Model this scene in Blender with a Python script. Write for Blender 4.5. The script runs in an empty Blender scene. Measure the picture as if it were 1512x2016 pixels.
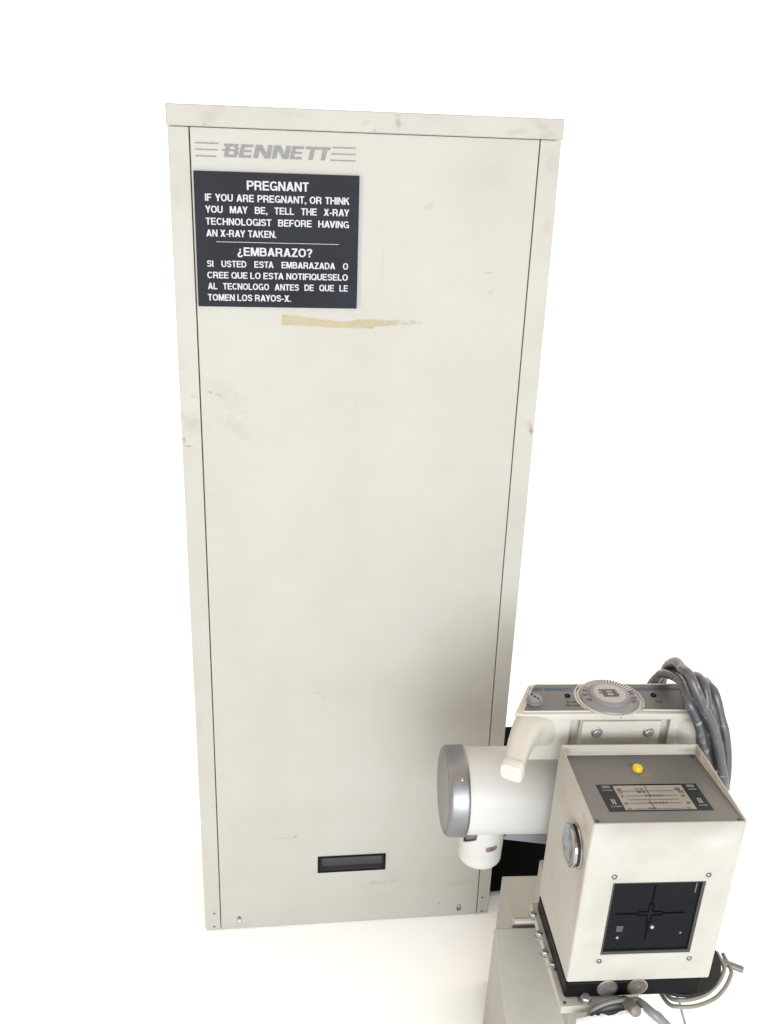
import bpy, bmesh, math, random
from mathutils import Vector, Matrix

random.seed(7)
S = bpy.context.scene
COL = S.collection
PI = math.pi

# ------------------------------------------------------------------ camera
cam = bpy.data.cameras.new('camera')
cam.sensor_fit = 'VERTICAL'
cam.sensor_height = 36.0
cam.lens = 1824.2 / 2016 * 36.0
cam.clip_end = 200
co = bpy.data.objects.new('camera', cam)
COL.objects.link(co)
yaw, pitch, roll = 0.1248, 0.3734, 0.0358
fw = Vector((math.sin(yaw) * math.cos(pitch), math.cos(yaw) * math.cos(pitch), -math.sin(pitch)))
r0 = Vector((math.cos(yaw), -math.sin(yaw), 0))
u0 = r0.cross(fw)
cr = math.cos(roll) * r0 + math.sin(roll) * u0
cu = -math.sin(roll) * r0 + math.cos(roll) * u0
mw = Matrix((cr, cu, -fw)).transposed().to_4x4()
mw.translation = Vector((0.1753, -1.7151, 1.7408))
co.matrix_world = mw
S.camera = co

# ------------------------------------------------------------------ world: bright white studio surroundings, dimmer overhead
W = bpy.data.worlds.new('World')
S.world = W
W.use_nodes = True
nt = W.node_tree
nt.nodes.clear()
out = nt.nodes.new('ShaderNodeOutputWorld')
bg = nt.nodes.new('ShaderNodeBackground')
tc = nt.nodes.new('ShaderNodeTexCoord')
sep = nt.nodes.new('ShaderNodeSeparateXYZ')
rmp = nt.nodes.new('ShaderNodeValToRGB')
mr = nt.nodes.new('ShaderNodeMapRange')
mr.inputs['From Min'].default_value = -1
mr.inputs['From Max'].default_value = 1
nt.links.new(tc.outputs['Generated'], sep.inputs[0])
nt.links.new(sep.outputs['Z'], mr.inputs['Value'])
nt.links.new(mr.outputs[0], rmp.inputs[0])
e = rmp.color_ramp.elements
e[0].position = 0.0; e[0].color = (1, 1, 1, 1)
e[1].position = 1.0; e[1].color = (0.90, 0.77, 0.64, 1)
k = rmp.color_ramp.elements.new(0.62); k.color = (1, 1, 1, 1)
k = rmp.color_ramp.elements.new(0.75); k.color = (0.91, 0.80, 0.69, 1)
# the far left of the room is dimmer and warmer
ml = nt.nodes.new('ShaderNodeMapRange')
ml.interpolation_type = 'SMOOTHSTEP'
ml.inputs['From Min'].default_value = -0.50
ml.inputs['From Max'].default_value = -0.92
nt.links.new(sep.outputs['X'], ml.inputs['Value'])
mxw = nt.nodes.new('ShaderNodeMix')
mxw.data_type = 'RGBA'
mxw.blend_type = 'MULTIPLY'
mxw.inputs[7].default_value = (0.82, 0.71, 0.58, 1)
nt.links.new(ml.outputs[0], mxw.inputs[0])
nt.links.new(rmp.outputs[0], mxw.inputs[6])
bg.inputs['Strength'].default_value = 2.1
# behind the camera the room is darker than the white sweep
mf = nt.nodes.new('ShaderNodeMapRange')
mf.interpolation_type = 'SMOOTHSTEP'
mf.inputs['From Min'].default_value = 0.25
mf.inputs['From Max'].default_value = -0.35
nt.links.new(sep.outputs['Y'], mf.inputs['Value'])
mxf = nt.nodes.new('ShaderNodeMix')
mxf.data_type = 'RGBA'
mxf.blend_type = 'MULTIPLY'
mxf.inputs[7].default_value = (0.50, 0.50, 0.505, 1)
nt.links.new(mf.outputs[0], mxf.inputs[0])
nt.links.new(mxw.outputs[2], mxf.inputs[6])
nt.links.new(mxf.outputs[2], bg.inputs['Color'])
nt.links.new(bg.outputs[0], out.inputs[0])


def area(name, loc, target, size, size_y, power, color):
    l = bpy.data.lights.new(name, 'AREA')
    l.shape = 'RECTANGLE'
    l.size = size
    l.size_y = size_y
    l.energy = power
    l.color = color
    o = bpy.data.objects.new(name, l)
    COL.objects.link(o)
    o.location = loc
    o.rotation_euler = (Vector(target) - Vector(loc)).to_track_quat('-Z', 'Y').to_euler()
    return o


key = area('daylight_opening', (0.35, -4.6, 1.45), (0.55, 0, 0.55), 4.6, 2.2, 76, (0.93, 0.985, 1.0))
key.data.spread = math.radians(85)

S.view_settings.view_transform = 'Standard'
S.view_settings.look = 'None'
S.view_settings.exposure = 0
S.view_settings.gamma = 1
S.view_settings.use_curve_mapping = False
S.cycles.max_bounces = 8


# ------------------------------------------------------------------ materials
def mat(name, col, rough=0.5, metal=0.0, spec=0.5, var=0.0, vscale=8.0, bump=0.0, bscale=200.0, col2=None, fr=(0.38, 0.72)):
    m = bpy.data.materials.new(name)
    m.use_nodes = True
    n = m.node_tree
    p = n.nodes['Principled BSDF']
    p.inputs['Base Color'].default_value = (*col, 1)
    p.inputs['Roughness'].default_value = rough
    p.inputs['Metallic'].default_value = metal
    p.inputs['Specular IOR Level'].default_value = spec
    if var or bump:
        t = n.nodes.new('ShaderNodeTexCoord')
    if var:
        nz = n.nodes.new('ShaderNodeTexNoise')
        nz.inputs['Scale'].default_value = vscale
        nz.inputs['Detail'].default_value = 6
        nz.inputs['Roughness'].default_value = 0.62
        n.links.new(t.outputs['Object'], nz.inputs['Vector'])
        mr = n.nodes.new('ShaderNodeMapRange')
        mr.inputs['From Min'].default_value = fr[0]
        mr.inputs['From Max'].default_value = fr[1]
        n.links.new(nz.outputs['Fac'], mr.inputs['Value'])
        mx = n.nodes.new('ShaderNodeMix')
        mx.data_type = 'RGBA'
        mx.inputs[6].default_value = (*col, 1)
        c2 = col2 if col2 else tuple(c * (1 - var) for c in col)
        mx.inputs[7].default_value = (*c2, 1)
        n.links.new(mr.outputs[0], mx.inputs[0])
        n.links.new(mx.outputs[2], p.inputs['Base Color'])
        m['mix'] = mx.name
    if bump:
        bz = n.nodes.new('ShaderNodeTexNoise')
        bz.inputs['Scale'].default_value = bscale
        bz.inputs['Detail'].default_value = 3
        n.links.new(t.outputs['Object'], bz.inputs['Vector'])
        bp = n.nodes.new('ShaderNodeBump')
        bp.inputs['Strength'].default_value = bump
        bp.inputs['Distance'].default_value = 0.001
        n.links.new(bz.outputs['Fac'], bp.inputs['Height'])
        n.links.new(bp.outputs[0], p.inputs['Normal'])
    return m


CREAM = (0.362, 0.355, 0.334)
M = {}
M['cream'] = mat('cream_paint', CREAM, 0.42, spec=0.35, var=0.10, vscale=5, bump=0.12, bscale=420, col2=(0.328, 0.316, 0.280))
M['cream2'] = mat('cream_paint_head', (0.368, 0.362, 0.342), 0.4, spec=0.35, var=0.10, vscale=16, bump=0.18, bscale=500, col2=(0.342, 0.330, 0.296))
M['console'] = mat('console_plastic_brightened', (0.445, 0.438, 0.408), 0.42, spec=0.35, var=0.08, vscale=18, bump=0.2, bscale=420, col2=(0.415, 0.40, 0.36))  # lighter than the head paint: extra light on the console put into colour
M['cap_white'] = mat('white_end_plug', (0.46, 0.455, 0.43), 0.45, var=0.06, vscale=60)
M['rod'] = mat('blue_grey_rod', (0.11, 0.115, 0.13), 0.35, spec=0.6, var=0.1, vscale=80)
M['stand'] = mat('grey_beige_paint', (0.34, 0.335, 0.305), 0.45, spec=0.35, var=0.14, vscale=9, bump=0.15, bscale=350)
M['tube'] = mat('white_enamel', (0.45, 0.447, 0.438), 0.4, spec=0.35, var=0.05, vscale=14, bump=0.08, bscale=300)
M['seam'] = mat('dark_gap', (0.07, 0.062, 0.05), 0.8)
M['black'] = mat('black_paint', (0.0022, 0.0022, 0.0025), 0.7, spec=0.04, var=0.3, vscale=20)
M['slab'] = mat('black_plate', (0.004, 0.004, 0.005), 0.5, spec=0.1, var=0.3, vscale=30)
M['dkgrey'] = mat('dark_grey_plastic', (0.018, 0.018, 0.0185), 0.6, spec=0.2, var=0.2, vscale=30)
M['panel'] = mat('grey_panel', (0.118, 0.12, 0.118), 0.45, spec=0.4, var=0.12, vscale=12, bump=0.05, bscale=600)
M['panel2'] = mat('grey_inset', (0.105, 0.105, 0.109), 0.45, spec=0.4, var=0.1, vscale=18)
M['bezel'] = mat('slate_label', (0.007, 0.0115, 0.016), 0.5, spec=0.2)
M['card'] = mat('scale_card', (0.235, 0.225, 0.21), 0.5, var=0.12, vscale=25)
M['ink'] = mat('black_ink', (0.03, 0.028, 0.03), 0.6)
M['inkgrey'] = mat('grey_ink', (0.06, 0.058, 0.063), 0.6)
M['inkred'] = mat('red_ink', (0.19, 0.02, 0.03), 0.6)
M['inkblue'] = mat('blue_ink', (0.03, 0.08, 0.16), 0.6)
M['inkdim'] = mat('dull_blue_ink', (0.07, 0.085, 0.12), 0.6)
M['inkpale'] = mat('pale_ink', (0.25, 0.26, 0.275), 0.6)
M['yellow'] = mat('yellow_plastic', (0.58, 0.42, 0.006), 0.35)
M['chrome'] = mat('chrome', (0.36, 0.365, 0.38), 0.08, metal=1)
M['steel'] = mat('steel', (0.22, 0.22, 0.225), 0.28, metal=1, var=0.3, vscale=150)
M['zinc'] = mat('zinc_bolt', (0.42, 0.425, 0.42), 0.5, metal=1, var=0.35, vscale=200)
M['alu'] = mat('brushed_end_cap', (0.25, 0.255, 0.272), 0.44, metal=1, var=0.12, vscale=40)
M['disc'] = mat('worn_bronze_disc', (0.19, 0.165, 0.152), 0.55, metal=0.6, var=0.4, vscale=130)
M['discrim'] = mat('disc_rim', (0.33, 0.305, 0.29), 0.35, metal=0.9)
M['dial'] = mat('dial_plastic', (0.17, 0.165, 0.178), 0.35, spec=0.5, var=0.1, vscale=40)
M['dialtop'] = mat('dial_centre', (0.3, 0.29, 0.28), 0.35)
M['darkink'] = mat('dial_ink', (0.06, 0.059, 0.057), 0.6)
M['paleedge'] = mat('pale_line', (0.46, 0.45, 0.475), 0.5)
M['sign'] = mat('sign_slate', (0.0145, 0.0165, 0.0235), 0.5, spec=0.10, var=0.35, vscale=9, bump=0.03, bscale=300)
M['signtext'] = mat('sign_lettering', (0.4, 0.41, 0.46), 0.5)
M['grey_board'] = mat('light_grey_board', (0.33, 0.33, 0.335), 0.7)
M['cable'] = mat('grey_cable', (0.062, 0.063, 0.073), 0.36, spec=0.6, var=0.5, vscale=60, col2=(0.27, 0.27, 0.275), bump=0.3, bscale=200, fr=(0.58, 0.68))
M['cable2'] = mat('light_grey_cable', (0.15, 0.155, 0.165), 0.45, spec=0.45, var=0.2, vscale=60)
M['cablecream'] = mat('cream_cable', (0.19, 0.195, 0.165), 0.45, var=0.12, vscale=60)
M['greytube'] = mat('grey_sleeve', (0.135, 0.127, 0.118), 0.45, var=0.15, vscale=40)
M['plastic'] = mat('white_plastic_film', (0.5, 0.5, 0.52), 0.32, spec=0.5)
M['floor'] = mat('white_floor', (0.935, 0.96, 0.98), 0.9, spec=0.0)
M['mirror'] = mat('knob_face', (0.3, 0.32, 0.33), 0.13, metal=1)
M['tan'] = mat('tan_card', (0.36, 0.31, 0.25), 0.7, var=0.2, vscale=40)

M['housing'] = M['cream2'].copy()
M['housing'].name = 'collimator_paint'
RUST = (0.22, 0.13, 0.08)

# collimator window: very dark tinted glass, faint reflections put into its colour as noise
M['glass'] = mat('dark_window', (0.0042, 0.0055, 0.0085), 0.22, spec=0.06, var=0.5, vscale=14, col2=(0.008, 0.008, 0.009))
M['line'] = mat('window_lines', (0.001, 0.001, 0.0012), 0.6, spec=0.05)
M['glint'] = mat('window_glints', (0.10, 0.10, 0.115), 0.4)  # pale colour for the reflections built into the window


# printed logo on the cabinet: speckled grey ink
def logo_mat():
    m = mat('logo_ink', (0.135, 0.133, 0.14), 0.5, var=0.3, vscale=240, col2=(0.205, 0.195, 0.19))
    return m


M['logo'] = logo_mat()


# wear marks: (x, z, half width, half height, angle deg, strength, colour)
def stain_panel(base, marks):
    n = base.node_tree
    p = n.nodes['Principled BSDF']
    t = n.nodes.new('ShaderNodeTexCoord')
    cur = n.nodes[base['mix']].outputs[2]
    nz = n.nodes.new('ShaderNodeTexNoise')
    nz.inputs['Scale'].default_value = 70
    nz.inputs['Detail'].default_value = 7
    nz.inputs['Roughness'].default_value = 0.7
    n.links.new(t.outputs['Object'], nz.inputs['Vector'])
    for (x, z, a, b, ang, st, colr, *yy) in marks:
        mp = n.nodes.new('ShaderNodeMapping')
        mp.vector_type = 'TEXTURE'
        mp.inputs['Location'].default_value = (x, yy[0] if yy else 0, z)
        mp.inputs['Rotation'].default_value = (0, -math.radians(ang), 0)
        mp.inputs['Scale'].default_value = (a, yy[1] if yy else 1000, b)
        n.links.new(t.outputs['Object'], mp.inputs['Vector'])
        ln = n.nodes.new('ShaderNodeVectorMath')
        ln.operation = 'LENGTH'
        n.links.new(mp.outputs[0], ln.inputs[0])
        m1 = n.nodes.new('ShaderNodeMath')          # (1-d)*0.9 + (noise-0.5)*2.2
        m1.operation = 'MULTIPLY_ADD'
        m1.inputs[1].default_value = -0.9
        m1.inputs[2].default_value = 0.9 - 1.1
        n.links.new(ln.outputs['Value'], m1.inputs[0])
        m2 = n.nodes.new('ShaderNodeMath')
        m2.operation = 'MULTIPLY_ADD'
        m2.inputs[1].default_value = 2.2
        n.links.new(nz.outputs['Fac'], m2.inputs[0])
        n.links.new(m1.outputs[0], m2.inputs[2])
        r = n.nodes.new('ShaderNodeMapRange')
        r.inputs['From Min'].default_value = 0.1
        r.inputs['From Max'].default_value = 0.75
        r.inputs['To Max'].default_value = st * 0.72
        n.links.new(m2.outputs[0], r.inputs['Value'])
        mx = n.nodes.new('ShaderNodeMix')
        mx.data_type = 'RGBA'
        n.links.new(r.outputs[0], mx.inputs[0])
        n.links.new(cur, mx.inputs[6])
        mx.inputs[7].default_value = (*colr, 1)
        cur = mx.outputs[2]
    n.links.new(cur, p.inputs['Base Color'])


GREY = (0.24, 0.232, 0.21)
DIRT = (0.15, 0.138, 0.12)
M['front'] = mat('cream_front_panel', CREAM, 0.42, spec=0.35, var=0.07, vscale=4, bump=0.1, bscale=420, col2=(0.333, 0.322, 0.289))
_n = M['front'].node_tree
_t = _n.nodes.new('ShaderNodeTexCoord')
_z = _n.nodes.new('ShaderNodeTexNoise'); _z.inputs['Scale'].default_value = 2.6; _z.inputs['Detail'].default_value = 2
_b = _n.nodes.new('ShaderNodeBump'); _b.inputs['Strength'].default_value = 0.5; _b.inputs['Distance'].default_value = 0.02
_n.links.new(_t.outputs['Object'], _z.inputs['Vector'])
_n.links.new(_z.outputs['Fac'], _b.inputs['Height'])
for _q in _n.nodes:
    if _q.type == 'BUMP' and _q != _b: _n.links.new(_b.outputs[0], _q.inputs['Normal'])     # slow waviness of the sheet
stain_panel(M['front'], [
    (0.4545, 1.6492, 0.011, 0.008, 0, 0.9, (0.38, 0.265, 0.165)),
    (0.446, 1.647, 0.012, 0.006, 0, 0.5, (0.37, 0.29, 0.21)),
    (0.085, 1.30, 0.075, 0.030, -32, 0.30, GREY),
    (0.10, 1.24, 0.060, 0.020, -35, 0.35, GREY),
    (0.057, 1.307, 0.005, 0.003, -20, 1.0, (0.16, 0.13, 0.10)),
    (0.071, 1.302, 0.011, 0.0024, -25, 0.9, DIRT),
    (0.05, 1.24, 0.012, 0.002, -8, 0.6, GREY),
    (0.565, 1.535, 0.016, 0.002, 5, 0.8, GREY),
    (0.575, 1.50, 0.008, 0.004, 50, 0.6, GREY),
    (0.372, 1.55, 0.0015, 0.05, 2, 0.5, GREY),
    (0.33, 1.28, 0.002, 0.030, 12, 0.35, GREY),
    (0.26, 0.645, 0.012, 0.0026, -12, 0.7, GREY),
    (0.275, 0.635, 0.007, 0.003, -30, 0.6, GREY),
    (0.19, 0.262, 0.030, 0.0022, 0, 0.7, GREY),
    (0.212, 0.264, 0.006, 0.005, 0, 0.7, DIRT),
    (0.40, 0.115, 0.025, 0.006, -4, 0.8, GREY),
    (0.44, 0.118, 0.025, 0.008, 0, 0.6, GREY),
    (0.385, 0.10, 0.010, 0.003, 0, 0.7, GREY),
    (0.425, 0.055, 0.014, 0.0022, 4, 0.6, GREY),
    (0.225, 0.104, 0.004, 0.004, 0, 0.9, GREY),
    (0.56, 0.04, 0.004, 0.005, 0, 0.8, DIRT),
    (0.60, 0.10, 0.05, 0.012, 10, 0.3, GREY),
    (0.55, 1.70, 0.08, 0.05, 20, 0.18, GREY),
    (0.08, 0.008, 0.03, 0.004, 6, 0.7, GREY),
])
M['strip'] = mat('cream_side_strip', CREAM, 0.42, spec=0.35, var=0.08, vscale=5, bump=0.1, bscale=420, col2=(0.330, 0.316, 0.280))
stain_panel(M['strip'], [
    (0.02, 1.245, 0.030, 0.028, -40, 0.5, GREY),
    (0.004, 1.215, 0.004, 0.010, 0, 1.0, (0.15, 0.13, 0.11)),
    (0.012, 1.202, 0.012, 0.0022, -8, 0.9, DIRT),
    (0.003, 1.352, 0.006, 0.002, 0, 1.0, DIRT),
    (0.025, 1.30, 0.010, 0.006, 0, 0.5, GREY),
    (0.676, 1.235, 0.005, 0.018, 8, 1.0, (0.12, 0.09, 0.08)),
    (0.67, 1.245, 0.008, 0.014, 0, 0.5, (0.36, 0.25, 0.21)),
    (0.668, 1.73, 0.018, 0.03, 30, 0.4, GREY),
    (0.67, 1.62, 0.012, 0.02, 0, 0.3, GREY),
    (0.012, 1.66, 0.014, 0.03, 0, 0.25, GREY),
    (0.008, 0.58, 0.010, 0.05, 0, 0.25, GREY),
    (0.02, 0.06, 0.012, 0.01, 0, 0.3, (0.33, 0.26, 0.2)),
])
M['cap'] = mat('cream_top_cover', CREAM, 0.42, spec=0.35, var=0.08, vscale=6, bump=0.1, bscale=420, col2=(0.327, 0.312, 0.275))
stain_panel(M['cap'], [
    (0.075, 1.785, 0.035, 0.016, 40, 0.55, GREY),
    (0.062, 1.769, 0.006, 0.005, 0, 0.7, DIRT),
    (0.39, 1.785, 0.007, 0.016, 4, 0.8, DIRT),
    (0.388, 1.795, 0.012, 0.003, 0, 0.9, (0.2, 0.17, 0.15)),
    (0.335, 1.782, 0.012, 0.006, 20, 0.5, GREY),
    (0.645, 1.785, 0.035, 0.010, -30, 0.5, GREY),
    (0.60, 1.775, 0.03, 0.008, 10, 0.5, GREY),
    (0.65, 1.77, 0.012, 0.005, 0, 0.6, GREY),
    (0.22, 1.79, 0.04, 0.012, 0, 0.3, GREY),
    (0.35, 1.769, 0.003, 0.003, 0, 0.8, DIRT),
])


stain_panel(M['housing'], [
    (0.237, 0.313, 0.006, 0.016, 0, 0.95, RUST, 0.183, 0.020),
    (0.238, 0.314, 0.005, 0.010, 0, 0.9, (0.30, 0.22, 0.16), 0.13, 0.045),
    (0.239, 0.321, 0.006, 0.006, 0, 0.8, (0.30, 0.22, 0.15), 0.09, 0.07),
    (0.225, 0.312, 0.018, 0.006, 0, 1.0, (0.27, 0.20, 0.15), 0.193, 0.010),
    (0.010, 0.314, 0.012, 0.010, 0, 0.9, (0.20, 0.19, 0.17), 0.193, 0.010),
    (0.055, 0.308, 0.05, 0.004, 0, 0.6, GREY, 0.193, 0.010),
    (0.10, 0.262, 0.05, 0.025, 20, 0.17, GREY, 0.0, 0.02),
    (0.16, 0.275, 0.04, 0.02, -20, 0.16, GREY, 0.0, 0.02),
    (0.025, 0.14, 0.02, 0.05, 0, 0.18, GREY, 0.0, 0.02),
    (0.22, 0.17, 0.02, 0.06, 0, 0.16, GREY, 0.0, 0.02),
    (0.03, 0.08, 0.02, 0.02, 0, 0.22, GREY, 0.0, 0.02),
    (0.0, 0.29, 0.01, 0.03, 0, 0.8, (0.27, 0.215, 0.17), 0.03, 0.03),
    (0.0, 0.19, 0.01, 0.10, 0, 0.45, (0.28, 0.235, 0.19), 0.012, 0.02),
    (0.0, 0.26, 0.01, 0.05, 0, 0.5, (0.29, 0.25, 0.20), 0.15, 0.03),
])

# ------------------------------------------------------------------ mesh helpers
class MB:
    def __init__(s):
        s.v = []; s.f = []

    def add(s, vs, fs):
        b = len(s.v)
        s.v += [tuple(x) for x in vs]
        s.f += [tuple(i + b for i in f) for f in fs]
        return s

    def box(s, x0, x1, y0, y1, z0, z1):
        vs = [(x, y, z) for z in (z0, z1) for y in (y0, y1) for x in (x0, x1)]
        return s.add(vs, [(0, 2, 3, 1), (4, 5, 7, 6), (0, 1, 5, 4), (1, 3, 7, 5), (3, 2, 6, 7), (2, 0, 4, 6)])

    def prism(s, pts, a0, a1, axis=2):
        """pts: 2D polygon counter-clockwise; extruded along axis"""
        n = len(pts)

        def mk(p, a):
            if axis == 2: return (p[0], p[1], a)
            if axis == 1: return (p[0], a, p[1])
            return (a, p[0], p[1])
        vs = [mk(p, a0) for p in pts] + [mk(p, a1) for p in pts]
        fs = [tuple(range(n))[::-1], tuple(range(n, 2 * n))]
        fs += [(i, (i + 1) % n, n + (i + 1) % n, n + i) for i in range(n)]
        return s.add(vs, fs)

    def lathe(s, prof, axis_o, axis_d, n=48, cap=True):
        """prof: list of (distance along axis, radius)"""
        d = Vector(axis_d).normalized()
        a = d.orthogonal().normalized()
        b = d.cross(a)
        o = Vector(axis_o)
        vs = []
        for (t, r) in prof:
            for i in range(n):
                q = 2 * PI * i / n
                vs.append(o + d * t + (a * math.cos(q) + b * math.sin(q)) * r)
        fs = []
        for j in range(len(prof) - 1):
            for i in range(n):
                fs.append((j * n + i, j * n + (i + 1) % n, (j + 1) * n + (i + 1) % n, (j + 1) * n + i))
        if cap:
            fs.append(tuple(range(n))[::-1])
            fs.append(tuple(range((len(prof) - 1) * n, len(prof) * n)))
        return s.add(vs, fs)

    def tube(s, pts, r, n=14, closed=False, sm=6, sq=None):
        """swept tube along a smoothed path; r number or list; sq: superellipse exponent"""
        P = [Vector(p) for p in pts]
        R = list(r) if isinstance(r, (list, tuple)) else [r] * len(P)
        Q = []; QR = []
        m = len(P)
        rng = m if closed else m - 1
        for i in range(rng):
            p0 = P[(i - 1) % m] if (closed or i > 0) else P[0] * 2 - P[1]
            p1 = P[i]; p2 = P[(i + 1) % m]
            p3 = P[(i + 2) % m] if (closed or i + 2 < m) else P[-1] * 2 - P[-2]
            for kk in range(sm):
                t = kk / sm
                Q.append(0.5 * ((2 * p1) + (p2 - p0) * t + (2 * p0 - 5 * p1 + 4 * p2 - p3) * t * t + (3 * p1 - p0 - 3 * p2 + p3) * t ** 3))
                QR.append(R[i] * (1 - t) + R[(i + 1) % m] * t)
        if not closed:
            Q.append(P[-1]); QR.append(R[-1])
        vs = []
        N = len(Q)
        nrm = None
        for i in range(N):
            a = Q[(i - 1) % N] if (closed or i > 0) else Q[0]
            b = Q[(i + 1) % N] if (closed or i < N - 1) else Q[-1]
            t = (b - a).normalized()
            if nrm is None:
                nrm = Vector((0, 0, 1)) - t * t.z
                if nrm.length < 0.1:
                    nrm = Vector((1, 0, 0)) - t * t.x
            nrm = (nrm - t * nrm.dot(t)).normalized()
            bn = t.cross(nrm)
            for j in range(n):
                q = 2 * PI * (j + 0.5) / n
                cx, cy = math.cos(q), math.sin(q)
                if sq:
                    cx = math.copysign(abs(cx) ** (2 / sq), cx)
                    cy = math.copysign(abs(cy) ** (2 / sq), cy)
                vs.append(Q[i] + (nrm * cx + bn * cy) * QR[i])
        fs = []
        for i in range(N if closed else N - 1):
            i2 = (i + 1) % N
            for j in range(n):
                fs.append((i * n + j, i * n + (j + 1) % n, i2 * n + (j + 1) % n, i2 * n + j))
        if not closed:
            fs.append(tuple(range(n))[::-1])
            fs.append(tuple(range((N - 1) * n, N * n)))
        return s.add(vs, fs)

    def plate(s, x0, x1, z0, z1, y0, y1, holes=()):
        """upright plate in xz with rectangular holes, thickness y0..y1"""
        xs = sorted({x0, x1, *[h[0] for h in holes], *[h[1] for h in holes]})
        zs = sorted({z0, z1, *[h[2] for h in holes], *[h[3] for h in holes]})

        def solid(i, j):
            if i < 0 or j < 0 or i >= len(xs) - 1 or j >= len(zs) - 1: return False
            cx, cz = (xs[i] + xs[i + 1]) / 2, (zs[j] + zs[j + 1]) / 2
            return not any(h[0] < cx < h[1] and h[2] < cz < h[3] for h in holes)
        for i in range(len(xs) - 1):
            for j in range(len(zs) - 1):
                if not solid(i, j): continue
                a, b, c, d = xs[i], xs[i + 1], zs[j], zs[j + 1]
                s.add([(a, y0, c), (b, y0, c), (b, y0, d), (a, y0, d)], [(0, 1, 2, 3)])
                s.add([(a, y1, c), (b, y1, c), (b, y1, d), (a, y1, d)], [(3, 2, 1, 0)])
                if not solid(i - 1, j): s.add([(a, y0, c), (a, y0, d), (a, y1, d), (a, y1, c)], [(0, 1, 2, 3)])
                if not solid(i + 1, j): s.add([(b, y0, c), (b, y1, c), (b, y1, d), (b, y0, d)], [(0, 1, 2, 3)])
                if not solid(i, j - 1): s.add([(a, y0, c), (a, y1, c), (b, y1, c), (b, y0, c)], [(0, 1, 2, 3)])
                if not solid(i, j + 1): s.add([(a, y0, d), (b, y0, d), (b, y1, d), (a, y1, d)], [(0, 1, 2, 3)])
        return s

    def hexbolt(s, o, d, r, h):
        d = Vector(d).normalized(); o = Vector(o)
        s.lathe([(0, r * 1.28), (h * 0.16, r * 1.28), (h * 0.2, r * 1.2)], o, d, 24)
        s.lathe([(h * 0.2, r), (h * 0.88, r), (h, r * 0.82)], o, d, 6)
        return s

    def dome(s, o, d, r, h=0.6):
        prof = [(0, r)] + [(h * r * math.sin(q), r * math.cos(q)) for q in (0.35, 0.7, 1.0, 1.3, 1.5)]
        return s.lathe(prof, o, d, 20)


def obj(name, mb, m, parent=None, bevel=0.0, seg=2, smooth=True, angle=40, label=None):
    me = bpy.data.meshes.new(name)
    me.from_pydata(mb.v, [], mb.f)
    bm = bmesh.new(); bm.from_mesh(me)
    bmesh.ops.remove_doubles(bm, verts=bm.verts, dist=1e-6)
    bmesh.ops.recalc_face_normals(bm, faces=bm.faces)
    bm.to_mesh(me); bm.free()
    me.materials.append(m)
    if smooth:
        for p in me.polygons: p.use_smooth = True
        me.set_sharp_from_angle(angle=math.radians(angle))
    o = bpy.data.objects.new(name, me)
    COL.objects.link(o)
    if parent: o.parent = parent
    if bevel:
        b = o.modifiers.new('bevel', 'BEVEL')
        b.width = bevel; b.segments = seg; b.limit_method = 'ANGLE'; b.angle_limit = math.radians(35)
        b.harden_normals = True
    if label: o['label'] = label
    return o


def thing(name, label, cat, matrix=None, group=None):
    o = bpy.data.objects.new(name, None)
    o.empty_display_size = 0.05
    COL.objects.link(o)
    if matrix is not None: o.matrix_world = matrix
    o['label'] = label; o['category'] = cat
    if group: o['group'] = group
    return o


def tag(o, label, cat, group=None):
    o['label'] = label; o['category'] = cat
    if group: o['group'] = group
    return o


# --- plain bold grotesque capitals drawn as ribbons: cap height 1
TS = 0.185                   # stroke weight
HS = TS * 0.44               # half weight of horizontals


def _rib(pts, closed=False, t=TS):
    n = len(pts); L = []; Rr = []
    for i in range(n):
        a = Vector(pts[i - 1]) if (closed or i) else None
        c = Vector(pts[(i + 1) % n]) if (closed or i < n - 1) else None
        p = Vector(pts[i])
        d1 = (p - a).normalized() if a else (c - p).normalized()
        d2 = (c - p).normalized() if c else d1
        n1 = Vector((-d1.y, d1.x)); n2 = Vector((-d2.y, d2.x))
        m = (n1 + n2).normalized()
        k = 1 / max(0.45, m.dot(n1))
        # horizontals a little thinner than uprights
        w = t / 2 * (1 - 0.12 * abs((d1 + d2).normalized().x))
        L.append(p + m * w * k); Rr.append(p - m * w * k)
    out = []
    for i in range(n if closed else n - 1):
        j = (i + 1) % n
        out.append([L[i], Rr[i], Rr[j], L[j]])
    return out


def _arc(cx, cy, rx, ry, a0, a1, n=10):
    r = []
    for i in range(n + 1):
        q = math.radians(a0 + (a1 - a0) * i / n)
        c, s_ = math.cos(q), math.sin(q)
        e_ = 0.88
        r.append((cx + rx * math.copysign(abs(c) ** e_, c), cy + ry * math.copysign(abs(s_) ** e_, s_)))
    return r


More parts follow.
